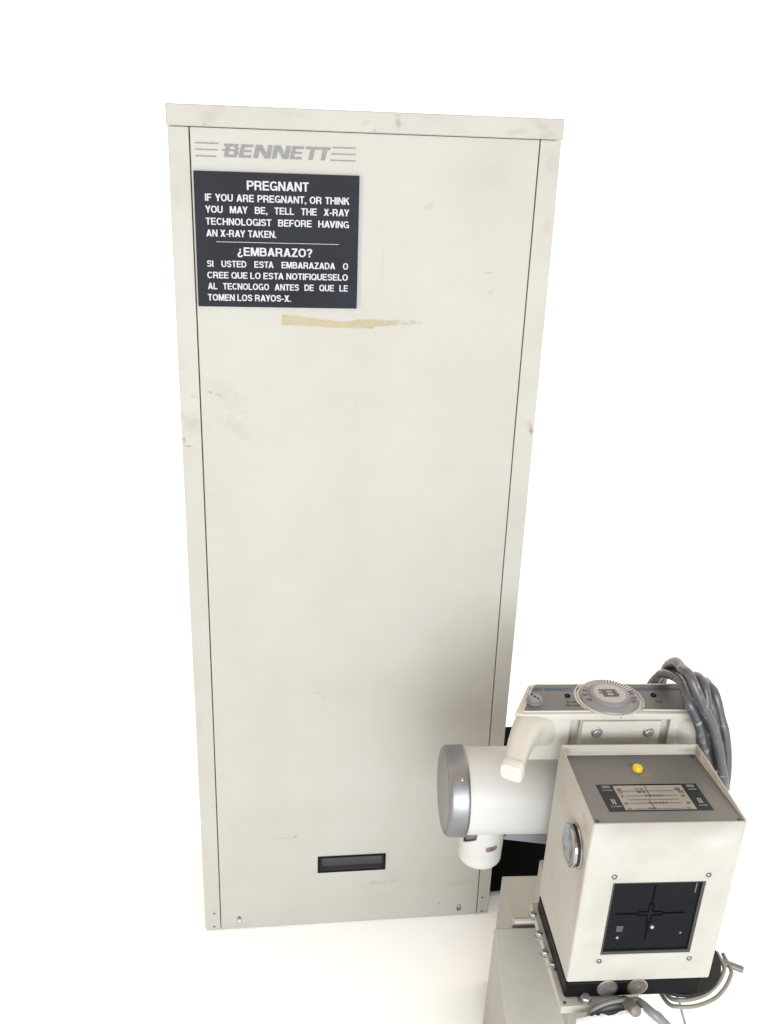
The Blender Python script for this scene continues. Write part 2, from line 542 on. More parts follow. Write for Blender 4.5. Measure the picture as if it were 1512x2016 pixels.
def glyph(ch):
    """list of layers (each a list of quads / polygons), width"""
    T, h = TS, HS
    top, bot = 1 - h, h

    def R(x0, y0, x1, y1): return [[(x0, y0), (x1, y0), (x1, y1), (x0, y1)]]

    def Pg(*p): return [list(p)]
    v = T / 2
    if ch == 'A': return [Pg((0, 0), (0.215, 0), (0.50, 1), (0.285, 1)), Pg((0.57, 0), (0.785, 0), (0.50, 1), (0.285, 1)), R(0.17, 0.20, 0.61, 0.36)], 0.785
    if ch == 'B':
        up = [(v, top)] + _arc(0.40, (top + 0.53) / 2, 0.20, (top - 0.53) / 2, 90, -90) + [(v, 0.53)]
        lo = [(v, 0.53)] + _arc(0.42, (bot + 0.53) / 2, 0.22, (0.53 - bot) / 2, 90, -90) + [(v, bot)]
        return [R(0, 0, T, 1), _rib(up), _rib(lo)], 0.73
    if ch == 'C': return [_rib(_arc(0.39, 0.5, 0.39 - v, 0.5 - h, 38, 322, 22))], 0.745
    if ch == 'D': return [R(0, 0, T, 1), _rib([(v, top), (0.30, top)] + _arc(0.30, 0.5, 0.42 - v + 0.02, 0.5 - h, 90, -90, 14) + [(v, bot)])], 0.735
    if ch == 'E': return [R(0, 0, T, 1), R(v, 1 - 2 * h, 0.64, 1), R(v, 0.43, 0.60, 0.43 + 2 * h), R(v, 0, 0.655, 2 * h)], 0.655
    if ch == 'F': return [R(0, 0, T, 1), R(v, 1 - 2 * h, 0.61, 1), R(v, 0.41, 0.55, 0.41 + 2 * h)], 0.61
    if ch == 'G': return [_rib(_arc(0.40, 0.5, 0.40 - v, 0.5 - h, 40, 330, 22)), R(0.41, 0.36, 0.78, 0.50), R(0.63, 0.0, 0.78, 0.48)], 0.78
    if ch == 'H': return [R(0, 0, T, 1), R(0.545, 0, 0.545 + T, 1), R(v, 0.43, 0.64, 0.43 + 2 * h)], 0.73
    if ch == 'I': return [R(0, 0, T, 1)], T
    if ch == 'K': return [R(0, 0, T, 1), Pg((v, 0.30), (v + 0.02, 0.52), (0.48, 1), (0.725, 1)), Pg((0.24, 0.58), (0.40, 0.68), (0.755, 0), (0.52, 0))], 0.755
    if ch == 'L': return [R(0, 0, T, 1), R(v, 0, 0.60, 2 * h)], 0.60
    if ch == 'M': return [R(0, 0, 0.175, 1), R(0.695, 0, 0.87, 1), Pg((0, 1), (0.26, 1), (0.515, 0), (0.355, 0)), Pg((0.61, 1), (0.87, 1), (0.515, 0), (0.355, 0))], 0.87
    if ch == 'N': return [R(0, 0, 0.18, 1), R(0.55, 0, 0.73, 1), Pg((0, 1), (0.20, 1), (0.73, 0), (0.53, 0))], 0.73
    if ch in 'OQ':
        l = [_rib(_arc(0.40, 0.5, 0.40 - v, 0.5 - h, 0, 360, 28)[:-1], True)]
        if ch == 'Q': l.append(Pg((0.43, 0.22), (0.53, 0.32), (0.80, 0.06), (0.71, -0.05)))
        return l, 0.80
    if ch == 'P': return [R(0, 0, T, 1), _rib([(v, top)] + _arc(0.39, (top + 0.45) / 2, 0.22, (top - 0.45) / 2, 90, -90) + [(v, 0.45)])], 0.70
    if ch == 'R': return [R(0, 0, T, 1), _rib([(v, top)] + _arc(0.41, (top + 0.47) / 2, 0.21, (top - 0.47) / 2, 90, -90) + [(v, 0.47)]), _rib([(0.38, 0.46), (0.54, 0.42), (0.60, 0.30), (0.61, 0.12), (0.655, 0.0)], False, T)], 0.75
    if ch == 'S': return [_rib([(0.585, 0.70)] + _arc(0.345, 0.715, 0.245, 0.285 - h, 20, 200, 12) + [(0.16, 0.60), (0.30, 0.525), (0.46, 0.475), (0.575, 0.395)] + _arc(0.345, 0.285, 0.255, 0.285 - h, 12, -165, 12))], 0.695
    if ch == 'T': return [R(0, 1 - 2 * h, 0.64, 1), R(0.32 - v, 0, 0.32 + v, 1 - h)], 0.64
    if ch == 'U': return [_rib([(v, 1), (v, 0.36)] + _arc(0.36, 0.36, 0.36 - v, 0.36 - h, 180, 360, 12) + [(0.72 - v, 1)])], 0.72
    if ch == 'V': return [Pg((0, 1), (0.215, 1), (0.475, 0), (0.265, 0)), Pg((0.525, 1), (0.74, 1), (0.475, 0), (0.265, 0))], 0.74
    if ch == 'X': return [Pg((0, 0), (0.235, 0), (0.735, 1), (0.505, 1)), Pg((0.01, 1), (0.245, 1), (0.745, 0), (0.505, 0))], 0.745
    if ch == 'Y': return [R(0.37 - v, 0, 0.37 + v, 0.45), Pg((0, 1), (0.22, 1), (0.37 + v, 0.38), (0.37 - v, 0.38)), Pg((0.52, 1), (0.74, 1), (0.37 + v, 0.38), (0.37 - v, 0.38))], 0.74
    if ch == 'Z': return [R(0.02, 1 - 2 * h, 0.64, 1), R(0, 0, 0.65, 2 * h), Pg((0, 0.12), (0.22, 0.12), (0.64, 0.88), (0.42, 0.88))], 0.65
    if ch == '?': return [_rib(_arc(0.29, 0.72, 0.20, 0.28 - h, 175, -30, 12) + [(0.36, 0.49), (0.29, 0.40), (0.285, 0.27)]), R(0.285 - v, 0, 0.285 + v, 0.18)], 0.58
    if ch == '¿':
        l, w = glyph('?')
        return [[[(0.58 - p[0], 0.82 - p[1]) for p in f] for f in ly] for ly in l], w
    if ch == '.': return [R(0, 0, 0.19, 0.19)], 0.19
    if ch == ',': return [R(0, 0, 0.19, 0.19), Pg((0.10, 0), (0.19, 0), (0.19, -0.03), (0.07, -0.19), (0.0, -0.14))], 0.19
    if ch == '-': return [R(0, 0.29, 0.34, 0.45)], 0.34
    if ch == '0': return [_rib(_arc(0.28, 0.5, 0.28 - v, 0.5 - h, 0, 360, 24)[:-1], True)], 0.56
    if ch == '1': return [R(0.20, 0, 0.20 + T, 1), Pg((0.0, 0.66), (0.30, 0.80), (0.30, 1), (0.0, 0.80))], 0.42
    if ch == '2': return [_rib(_arc(0.28, 0.70, 0.28 - v, 0.30 - h, 170, -25, 12) + [(0.36, 0.42), (0.12, 0.18), (0.10, 0.10)]), R(0.0, 0, 0.56, 2 * h)], 0.56
    if ch == '4': return [R(0.34, 0, 0.34 + T, 1), R(0, 0.22, 0.60, 0.22 + 2 * h), Pg((0, 0.26), (0.18, 0.26), (0.46, 1), (0.30, 1))], 0.60
    if ch == '5': return [_rib(_arc(0.27, 0.33, 0.27 - v, 0.33 - h, -160, 140, 14)), R(0.06, 0.48, 0.22, 1), R(0.06, 1 - 2 * h, 0.52, 1)], 0.56
    if ch == '6': return [_rib(_arc(0.28, 0.32, 0.28 - v, 0.32 - h, 0, 360, 18)[:-1], True), _rib([(v, 0.32), (0.12, 0.66), (0.26, 0.88), (0.48, 0.90)])], 0.56
    if ch == '7': return [R(0, 1 - 2 * h, 0.56, 1), Pg((0.12, 0), (0.32, 0), (0.56, 0.86), (0.36, 0.86))], 0.56
    if ch == '8': return [_rib(_arc(0.28, 0.74, 0.24 - v, 0.26 - h, 0, 360, 16)[:-1], True), _rib(_arc(0.28, 0.28, 0.28 - v, 0.28 - h, 0, 360, 16)[:-1], True)], 0.56
    if ch == '9':
        l, w = glyph('6')
        return [[[(0.56 - p[0], 1 - p[1]) for p in f] for f in ly] for ly in l], w
    if ch == '3': return [_rib(_arc(0.26, 0.74, 0.24 - v, 0.26 - h, 160, -90, 12)), _rib(_arc(0.26, 0.28, 0.28 - v, 0.28 - h, 90, -160, 12))], 0.54
    return [], 0.3


KERN = {'AY': -0.10, 'AV': -0.10, 'AT': -0.08, 'TA': -0.08, 'YO': -0.05, 'RA': 0.0, 'AN': 0.0, 'Y ': 0, 'LT': -0.06, 'LY': -0.08, 'YA': -0.10, 'AC': -0.02, 'AZ': 0.0, 'PA': -0.06}
_wc = {}


def word(txt):
    if txt in _wc: return _wc[txt]
    x = 0.0
    polys = []
    for i, ch in enumerate(txt):
        ly, w = glyph(ch)
        for k_, fs in enumerate(ly):
            for q_, f_ in enumerate(fs):
                polys.append([(p[0] + x, p[1], k_) for p in f_])
        x += w + 0.075 + KERN.get(txt[i:i + 2], 0)
    _wc[txt] = (polys, x - 0.075)
    return _wc[txt]


def text_line(mb, txt, x0, x1, zb, h, put, xs=None):
    """words of txt spread from x0 to x1 (justified); put(x, z) -> 3D. xs: horizontal squeeze of the letters (None = fit)"""
    ws = [word(w) for w in txt.split(' ')]
    tot = sum(w[1] for w in ws) * h
    n = len(ws)
    if xs is None or n == 1:
        xs = (x1 - x0) / (tot + (n - 1) * 0.40 * h)
    gap = (x1 - x0 - tot * xs) / (n - 1) if n > 1 else 0
    o_ = Vector(put(0, 0))
    nrm = (Vector(put(1, 0)) - o_).cross(Vector(put(0, 1)) - o_).normalized()
    x = x0
    for polys, wd in ws:
        for pl_ in polys:
            mb.add([Vector(put(x + p[0] * h * xs, zb + p[1] * h)) + nrm * (p[2] * 3e-5) for p in pl_], [tuple(range(len(pl_)))])
        x += wd * h * xs + gap


def poly(mb, pts, put):
    mb.add([put(*p) for p in pts], [tuple(range(len(pts)))])


# ------------------------------------------------------------------ floor
fl = MB()
fl.add([(-40, -40, 0), (40, -40, 0), (40, 40, 0), (-40, 40, 0)], [(0, 1, 2, 3)])
f = obj('floor', fl, M['floor'], smooth=False)
f['kind'] = 'structure'

# ------------------------------------------------------------------ tall cabinet
cab = thing('equipment_cabinet', 'tall cream sheet metal cabinet with scuffed front panel and grey lettering at its top', 'cabinet')
cab.location = (0, 0, 0)
CW, CH, CD = 0.683, 1.80, 0.36
body = MB().box(0.003, CW - 0.003, 0.014, CD, 0.0, CH - 0.036)
obj('body', body, M['cream'], cab, bevel=0.002)
topc = MB().box(-0.0015, CW + 0.0015, -0.0035, CD + 0.002, CH - 0.0348, CH)
obj('top_cover', topc, M['cap'], cab, bevel=0.0022)
# right seam leans out slightly towards the foot
def seam_r(z): return 0.6442 + 0.0105 * max(0, (1.1 - z) / 1.1) ** 1.3
def seam_l(z): return 0.0362 + 0.0012 * math.sin(PI * z / 1.8)


zs = [0.0015, 0.3, 0.6, 0.9, 1.2, 1.5, CH - 0.0354]
G = 0.0009
for side in ('l', 'r'):
    sm_ = MB()
    for i in range(len(zs) - 1):
        a, b = zs[i], zs[i + 1]
        if side == 'l': q = [(0, a), (seam_l(a) - G, a), (seam_l(b) - G, b), (0, b)]
        else: q = [(seam_r(a) + G, a), (CW, a), (CW, b), (seam_r(b) + G, b)]
        n = 4
        sm_.add([(p[0], 0, p[1]) for p in q] + [(p[0], 0.016, p[1]) for p in q],
                [(0, 1, 2, 3), (0, 3, 7, 4), (1, 5, 6, 2)] + ([(0, 4, 5, 1)] if i == 0 else []) + ([(3, 2, 6, 7)] if i == len(zs) - 2 else []))
    st = obj('side_strip', sm_, M['strip'], cab, bevel=0.0012)
    for (sx, sz) in (((0.0218, 0.05), (0.0208, 0.0105)) if side == 'l' else ((0.6655, 0.0512), (0.667, 0.0085))):
        obj('screw', MB().dome((sx, 0.0005, sz), (0, -1, 0), 0.0034, 0.5), M['greytube'], st)
# strip behind the seam
obj('seam', MB().box(0.004, CW - 0.004, 0.0125, 0.0138, 0.002, CH - 0.0364), M['seam'], cab)
# front panel with handle slot hole
SL = (0.2672, 0.4208, 0.1590, 0.2004)
fp = MB()
xs_ = [0.0, SL[0], SL[1], 1.0]
zz = sorted(set(zs[1:-1] + [0.0015, CH - 0.0354, SL[2], SL[3]]))


def fx(i, z): return seam_l(z) + G if i == 0 else (seam_r(z) - G if i == 3 else xs_[i])


for j in range(len(zz) - 1):
    a, b = zz[j], zz[j + 1]
    for i in range(3):
        if i == 1 and abs(a - SL[2]) < 1e-6: continue
        q = [(fx(i, a), a), (fx(i + 1, a), a), (fx(i + 1, b), b), (fx(i, b), b)]
        fp.add([(p[0], 0.0, p[1]) for p in q], [(0, 1, 2, 3)])
    for i, sg in ((0, 1), (3, -1)):
        fp.add([(fx(i, a), 0, a), (fx(i, b), 0, b), (fx(i, b), 0.012, b), (fx(i, a), 0.012, a)], [(0, 1, 2, 3)])
for i in range(3):
    for z in (zz[0], zz[-1]):
        fp.add([(fx(i, z), 0, z), (fx(i + 1, z), 0, z), (fx(i + 1, z), 0.012, z), (fx(i, z), 0.012, z)], [(0, 1, 2, 3)])
pan = obj('front_panel', fp, M['front'], cab, bevel=0.0014)
# recessed handle
hs = MB().plate(SL[0] - 0.003, SL[1] + 0.003, SL[2] - 0.003, SL[3] + 0.003, -0.0022, -0.0002, holes=[(SL[0] + 0.002, SL[1] - 0.002, SL[2] + 0.002, SL[3] - 0.002)])
hd = obj('recessed_handle', hs, M['slab'], cab, bevel=0.0006)
x0, x1, z0, z1 = SL[0] + 0.002, SL[1] - 0.002, SL[2] + 0.002, SL[3] - 0.002
pk = MB()
ins = 0.006
fr = [(x0, -0.001, z0), (x1, -0.001, z0), (x1, -0.001, z1), (x0, -0.001, z1)]
bk = [(x0 + ins, 0.010, z0 + 0.004), (x1 - ins * 0.4, 0.010, z0 + 0.004), (x1 - ins * 0.4, 0.010, z1 - 0.006), (x0 + ins, 0.010, z1 - 0.006)]
pk.add(fr + bk, [(0, 1, 5, 4), (1, 2, 6, 5), (2, 3, 7, 6), (3, 0, 4, 7), (4, 5, 6, 7)])
obj('pocket', pk, mat('pocket_plastic', (0.035, 0.034, 0.040), 0.38, var=0.2, vscale=30), hd, smooth=False)
# keyhole hangers
for (kx, kz) in ((0.0797, 0.026), (0.609, 0.024)):
    kb = MB()
    pts = [(kx + 0.0052 * math.cos(q), kz - 0.004 + 0.0052 * math.sin(q)) for q in [(-200 + i * 22) * PI / 180 for i in range(11)]]
    pts += [(kx + 0.0036, kz + 0.006), (kx + 0.0036 * math.cos(0.9), kz + 0.0095), (kx - 0.0036 * math.cos(0.9), kz + 0.0095), (kx - 0.0036, kz + 0.006)]
    kb.prism(pts[::-1], -0.0007, 0.0, axis=1)
    kh = obj('keyhole', kb, M['paleedge'] if kx < 0.3 else M['greytube'], cab)
    ks = MB().dome((kx, -0.0008, kz + 0.0075 if kx < 0.3 else kz + 0.006), (0, -1, 0), 0.0042, 0.6)
    obj('screw', ks, M['greytube'] if kx < 0.3 else M['zinc'], kh)
    rim = MB().tube([(p[0], -0.0005, p[1]) for p in pts], 0.0007, n=6, closed=True, sm=1)
    obj('rim', rim, M['greytube'], kh)

# --- block lettering
def block(mb, ch, x, w, put, shear):
    """speed-line block capitals, height 1, built from abutting pieces; put(x,z)"""
    T = 0.2

    def q(*p): poly(mb, [(a * w + x + b * shear, b) for a, b in p], put)
    if ch == 'B':
        # prongs, stem, bars
        q((-0.06, 0.8), (0.86, 0.8), (0.98, 0.9), (0.94, 1.0), (-0.10, 1.0))
        q((0.06, 0.6), (0.36, 0.6), (0.36, 0.8), (0.06, 0.8)); q((0.70, 0.6), (1.0, 0.6), (1.0, 0.74), (0.86, 0.8), (0.70, 0.8))
        q((-0.14, 0.46), (1.0, 0.46), (0.90, 0.53), (1.0, 0.6), (-0.14, 0.6))
        q((0.06, 0.2), (0.36, 0.2), (0.36, 0.46), (0.06, 0.46)); q((0.70, 0.2), (1.04, 0.2), (1.06, 0.38), (1.0, 0.46), (0.70, 0.46))
        q((0.06, 0.0), (0.92, 0.0), (1.04, 0.2), (0.06, 0.2))
    elif ch == 'E':
        q((0, 0), (0.34, 0), (0.34, 1), (0, 1))
        q((0.34, 0), (1, 0), (1, T), (0.34, T)); q((0.34, 0.42), (0.93, 0.42), (0.93, 0.58), (0.34, 0.58)); q((0.34, 1 - T), (1, 1 - T), (1, 1), (0.34, 1))
    elif ch == 'N':
        q((0, 0), (0.28, 0), (0.28, 0.62), (0.28, 1), (0, 1))
        q((0.28, 1), (0.28, 0.62), (0.66, 0), (0.72, 0), (0.72, 0.38), (0.38, 1))
        q((0.72, 0), (1, 0), (1, 1), (0.72, 1), (0.72, 0.38))
    elif ch == 'TT':
        q((0, 1 - T), (0.2, 1 - T), (0.38, 1 - T), (0.70, 1 - T), (0.88, 1 - T), (1, 1 - T), (1, 1), (0, 1))
        q((0.20, 0), (0.38, 0), (0.38, 1 - T), (0.20, 1 - T)); q((0.70, 0), (0.88, 0), (0.88, 1 - T), (0.70, 1 - T))


def bennett(mb, x0, zb, h, width, put, lines=None):
    """whole wordmark; put(x, z)"""
    base = [('B', 0.0000, 0.0240), ('E', 0.0267, 0.0210), ('N', 0.0512, 0.0290), ('N', 0.0826, 0.0285), ('E', 0.1131, 0.0208), ('TT', 0.1370, 0.0420)]
    s = width / 0.1840
    for ch, xx, w in base:
        block(mb, ch, 0, w * s / h, lambda a, b, xx=xx: put(x0 + xx * s + a * h, zb + b * h), 0.005 * s / h)


lg = MB()
putc = lambda x, z: (x, -0.0009, z)
bennett(lg, 0.0914, 1.7186, 0.0212, 0.1840, putc)
for i, z in enumerate((1.7398, 1.7295, 1.7192)):
    lg.box(0.0455, 0.0850 - 0.0022 * i, -0.0009, -0.0004, z - 0.0010, z + 0.0010)
    lg.box(0.2785 - 0.0022 * i, 0.3185, -0.0009, -0.0004, z - 0.0010, z + 0.0010)
obj('logo_lettering', lg, M['logo'], cab, smooth=False)

# --- yellowed tape residue on the panel
tp = MB()
n = 60
rt = random.Random(3)
up, lo = [], []
for i in range(n + 1):
    t = i / n
    x = 0.1898 + t * (0.449 - 0.1898)
    top = 1.4535 - 0.0185 * min(t, 0.45) / 0.45 * 0.72 + rt.uniform(-0.0012, 0.0012)
    bot = 1.4345 - 0.0045 * min(1, t / 0.4) + rt.uniform(-0.0009, 0.0009)
    if t > 0.66: bot += 0.006 * (t - 0.66) / 0.34 + 0.0035
    if t > 0.45: top += 0.006 * min(1, (t - 0.45) / 0.1)
    if t > 0.66: top -= 0.0005
    up.append((x, top)); lo.append((x, bot))
for i in range(n):
    tp.add([(p[0], -0.0005, p[1]) for p in (lo[i], lo[i + 1], up[i + 1], up[i])], [(0, 1, 2, 3)])
tm = bpy.data.materials.new('tape_residue')
tm.use_nodes = True
tn = tm.node_tree
pp = tn.nodes['Principled BSDF']
pp.inputs['Roughness'].default_value = 0.5
tcx = tn.nodes.new('ShaderNodeTexCoord')
nz = tn.nodes.new('ShaderNodeTexNoise'); nz.inputs['Scale'].default_value = 34; nz.inputs['Detail'].default_value = 6
tn.links.new(tcx.outputs['Object'], nz.inputs['Vector'])
cr_ = tn.nodes.new('ShaderNodeValToRGB')
cr_.color_ramp.elements[0].position = 0.35; cr_.color_ramp.elements[0].color = (0.40, 0.33, 0.15, 1)
cr_.color_ramp.elements[1].position = 0.65; cr_.color_ramp.elements[1].color = (0.41, 0.36, 0.26, 1)
tn.links.new(nz.outputs['Fac'], cr_.inputs[0]); tn.links.new(cr_.outputs[0], pp.inputs['Base Color'])
nz2 = tn.nodes.new('ShaderNodeTexNoise'); nz2.inputs['Scale'].default_value = 55; nz2.inputs['Detail'].default_value = 5
tn.links.new(tcx.outputs['Object'], nz2.inputs['Vector'])
sx = tn.nodes.new('ShaderNodeSeparateXYZ'); tn.links.new(tcx.outputs['Object'], sx.inputs[0])
ma = tn.nodes.new('ShaderNodeMapRange')
ma.inputs['From Min'].default_value = 0.19; ma.inputs['From Max'].default_value = 0.449; ma.inputs['To Min'].default_value = 0.62; ma.inputs['To Max'].default_value = 0.02
tn.links.new(sx.outputs['X'], ma.inputs['Value'])
ad = tn.nodes.new('ShaderNodeMath'); ad.operation = 'ADD'
tn.links.new(ma.outputs[0], ad.inputs[0]); tn.links.new(nz2.outputs['Fac'], ad.inputs[1])
mb_ = tn.nodes.new('ShaderNodeMapRange')
mb_.inputs['From Min'].default_value = 0.42; mb_.inputs['From Max'].default_value = 0.85; mb_.inputs['To Max'].default_value = 0.68
tn.links.new(ad.outputs[0], mb_.inputs['Value']); tn.links.new(mb_.outputs[0], pp.inputs['Alpha'])
obj('tape_residue', tp, tm, cab, smooth=False)

# ------------------------------------------------------------------ warning sign
sg = thing('warning_sign', 'dark slate bilingual pregnancy warning sign with white lettering on cream cabinet', 'sign', Matrix.Translation((0.0410, -0.0001, 1.4665)))
sw, sh = 0.2848, 0.2290
obj('face_plate', MB().box(0, sw, -0.0062, -0.0022, 0, sh), M['sign'], sg, bevel=0.0007)
obj('offset_board', MB().box(0.002, sw + 0.0062, -0.0021, -0.0002, 0.001, sh - 0.001), M['grey_board'], sg, bevel=0.0004)  # light grey board reaching past the plate's right edge
lt = MB()
ps = lambda x, z: (x - 0.0410, -0.00665, z - 1.4665)
for t, a, b, zb, h, xs in (
        ('PREGNANT', 0.1310, 0.2376, 1.6668, 0.0152, None),
        ('IF YOU ARE PREGNANT, OR THINK', 0.0592, 0.3092, 1.6470, 0.0119, 1.08),
        ('YOU MAY BE, TELL THE X-RAY', 0.0590, 0.3090, 1.6276, 0.0117, 1.08),
        ('TECHNOLOGIST BEFORE HAVING', 0.0590, 0.3089, 1.6076, 0.0117, 1.10),
        ('AN X-RAY TAKEN.', 0.0593, 0.1808, 1.5879, 0.0118, None),
        ('¿EMBARAZO?', 0.1124, 0.2441, 1.5562, 0.0145, None),
        ('SI USTED ESTA EMBARAZADA O', 0.0587, 0.3087, 1.5361, 0.0112, 1.04),
        ('CREE QUE LO ESTA NOTIFIQUESELO', 0.0585, 0.3085, 1.5165, 0.0112, None),
        ('AL TECNOLOGO ANTES DE QUE LE', 0.0589, 0.3089, 1.4972, 0.0112, 1.02),
        ('TOMEN LOS RAYOS-X.', 0.0582, 0.2062, 1.4772, 0.0116, None)):
    text_line(lt, t, a, b, zb, h, ps, xs)
poly(lt, [(0.0762, 1.5789), (0.2915, 1.5789), (0.2915, 1.5797), (0.0762, 1.5797)], ps)
obj('lettering', lt, M['signtext'], sg, smooth=False)

# ------------------------------------------------------------------ machine frame: local axes u right, v back, w up
def rot3(a, b, g):
    return Matrix.Rotation(a, 3, 'Z') @ Matrix.Rotation(b, 3, 'X') @ Matrix.Rotation(g, 3, 'Y')


MF = rot3(-0.0317, 0.0175, 0.0139).to_4x4()
MF.translation = Vector((0.6355, -0.6402, 0.4925))

head = thing('x_ray_tube_head', 'cream x-ray tube head with square dark window, grey scale panel and round dial', 'x-ray machine', MF)

# --- collimator housing: open-topped shell with a window hole
CWd, CDp, CHt = 0.240, 0.1938, 0.3225
WIN = (0.0476, 0.1968, 0.0585, 0.2084)
t_ = 0.003
hs_ = MB()
# single closed shell: outer skin built face by face so that the edges can be rounded
ou = [(0, 0), (CWd, 0), (CWd, CDp), (0, CDp)]
xs4 = [0, WIN[0], WIN[1], CWd]; zs4 = [0, WIN[2], WIN[3], CHt]
for i in range(3):
    for j in range(3):
        if i == 1 and j == 1: continue
        a, b, c, d = xs4[i], xs4[i + 1], zs4[j], zs4[j + 1]
        hs_.add([(a, 0, c), (b, 0, c), (b, 0, d), (a, 0, d)], [(0, 1, 2, 3)])
for (p, q) in ((ou[1], ou[2]), (ou[2], ou[3]), (ou[3], ou[0])):
    zl = zs4
    for j in range(3):
        hs_.add([(p[0], p[1], zl[j]), (q[0], q[1], zl[j]), (q[0], q[1], zl[j + 1]), (p[0], p[1], zl[j + 1])], [(0, 1, 2, 3)])
for i in range(3):
    hs_.add([(xs4[i], 0, 0), (xs4[i], CDp, 0), (xs4[i + 1], CDp, 0), (xs4[i + 1], 0, 0)], [(0, 1, 2, 3)])
me = bpy.data.meshes.new('collimator_housing')
me.from_pydata(hs_.v, [], hs_.f)
bm = bmesh.new(); bm.from_mesh(me)
bmesh.ops.remove_doubles(bm, verts=bm.verts, dist=1e-6)
bmesh.ops.recalc_face_normals(bm, faces=bm.faces)
bm.to_mesh(me); bm.free()
for p in me.polygons: p.use_smooth = True
me.set_sharp_from_angle(angle=math.radians(40))
me.materials.append(M['cream2'])
house = bpy.data.objects.new('collimator_housing', me)
COL.objects.link(house); house.parent = head
me.materials[0] = M['housing']
b = house.modifiers.new('bevel', 'BEVEL'); b.width = 0.0038; b.segments = 3; b.limit_method = 'ANGLE'; b.angle_limit = math.radians(35); b.harden_normals = True
sd = house.modifiers.new('thickness', 'SOLIDIFY'); sd.thickness = 0.0032; sd.offset = -1
# window
wn = MB().box(WIN[0] - 0.008, WIN[1] + 0.008, 0.0042, 0.0062, WIN[2] - 0.008, WIN[3] + 0.008)
obj('window_glass', wn, M['glass'], house)
fr_ = MB().plate(WIN[0] + 0.0003, WIN[1] - 0.0003, WIN[2] + 0.0003, WIN[3] - 0.0003, 0.0012, 0.0041, holes=[(WIN[0] + 0.0035, WIN[1] - 0.005, WIN[2] + 0.006, WIN[3] - 0.003)])
obj('window_gasket', fr_, mat('gasket', (0.022, 0.021, 0.018), 0.5), house)
cx, cz = 0.1185, 0.1405
ln = MB()
Y0, Y1 = 0.0032, 0.0041
g, w_ = 0.0042, 0.0016
L1, L2 = 0.0200, 0.0560
for s_ in (1, -1):
    ln.box(min(cx + s_ * L1, cx + s_ * L2), max(cx + s_ * L1, cx + s_ * L2), Y0, Y1, cz - 0.0011, cz + 0.0011)
    ln.box(cx - 0.0011, cx + 0.0011, Y0, Y1, min(cz + s_ * L1, cz + s_ * L2), max(cz + s_ * L1, cz + s_ * L2))
    ln.box(min(cx + s_ * (L1 - 0.0016), cx + s_ * L1), max(cx + s_ * (L1 - 0.0016), cx + s_ * L1), Y0, Y1, cz - g, cz + g)
    ln.box(cx - g, cx + g, Y0, Y1, min(cz + s_ * (L1 - 0.0016), cz + s_ * L1), max(cz + s_ * (L1 - 0.0016), cz + s_ * L1))
    for r_ in (1, -1):
        a0, a1 = sorted((cx + s_ * g, cx + s_ * (L1 - 0.0016)))
        c0, c1 = sorted((cz + r_ * g, cz + r_ * (g - w_)))
        ln.box(a0, a1, Y0, Y1, c0, c1)
        a0, a1 = sorted((cx + r_ * g, cx + r_ * (g - w_)))
        c0, c1 = sorted((cz + s_ * g, cz + s_ * (L1 - 0.0016)))
        ln.box(a0, a1, Y0, Y1, c0, c1)
obj('crosshair', ln, M['line'], house, smooth=False)
mk = MB()
for i in range(5):
    mk.box(0.068, 0.0785, 0.0037, 0.0041, 0.1045 + i * 0.0024, 0.1057 + i * 0.0024)
obj('glint_bars', mk, M['glint'], house, smooth=False)  # small bright reflections in the glass, built as pale bars
for (sx_, sz_, rr, mm) in ((0.126, 0.1125, 0.0038, 'zinc'), (0.072, 0.0915, 0.0028, 'zinc'), (0.175, 0.0985, 0.0022, 'greytube')):
    obj('glint_dome', MB().dome((sx_, 0.0042, sz_), (0, -1, 0), rr, 0.9), M[mm], house)  # bright reflected dots in the glass, built as small domes
slm = mat('slat', (0.010, 0.010, 0.0115), 0.4, spec=0.15)
for q in ((0.064, 0.104, 0.1290, 0.1302), (0.068, 0.102, 0.1245, 0.1250), (0.076, 0.104, 0.1712, 0.1718), (0.0555, 0.185, 0.0695, 0.0704)):
    obj('inner_slat', MB().box(q[0], q[1], 0.0038, 0.0041, q[2], q[3]), slm, house, smooth=False)
obj('edge_glint', MB().box(0.1835, 0.1852, 0.0036, 0.0041, 0.182, 0.2015), M['glint'], house, smooth=False)  # glint in the glass, built as a pale bar
for (sx_, sz_) in ((0.0478, 0.2205), (0.1977, 0.2205), (0.0478, 0.0462), (0.1977, 0.0462)):
    obj('screw', MB().dome((sx_, 0.0, sz_), (0, -1, 0), 0.0046, 0.6), M['steel'], house)
# chrome knob on the left side
kn = MB()
KO = (0.0, 0.0505, 0.2385); KD = (-1, 0, 0)
kn.lathe([(0, 0.0345), (0.002, 0.0348), (0.0035, 0.0335), (0.0036, 0.0320), (0.0085, 0.0320), (0.0088, 0.0338), (0.0125, 0.0338), (0.0140, 0.0325), (0.0140, 0.0295)], KO, KD, 56)
kob = obj('chrome_knob', kn, M['chrome'], house, angle=30)
kg = MB()
kg.lathe([(0.0037, 0.0322), (0.0084, 0.0322)], KO, KD, 56, cap=False)
obj('knob_groove', kg, M['dkgrey'], house)
kf = MB()
kf.lathe([(0.01405, 0.0294), (0.0146, 0.028), (0.0148, 0.022)], KO, KD, 56)
obj('knob_face', kf, M['mirror'], house)
obj('set_screw', MB().box(-0.009, -0.004, 0.047, 0.053, 0.2020, 0.2052), M['greytube'], house)

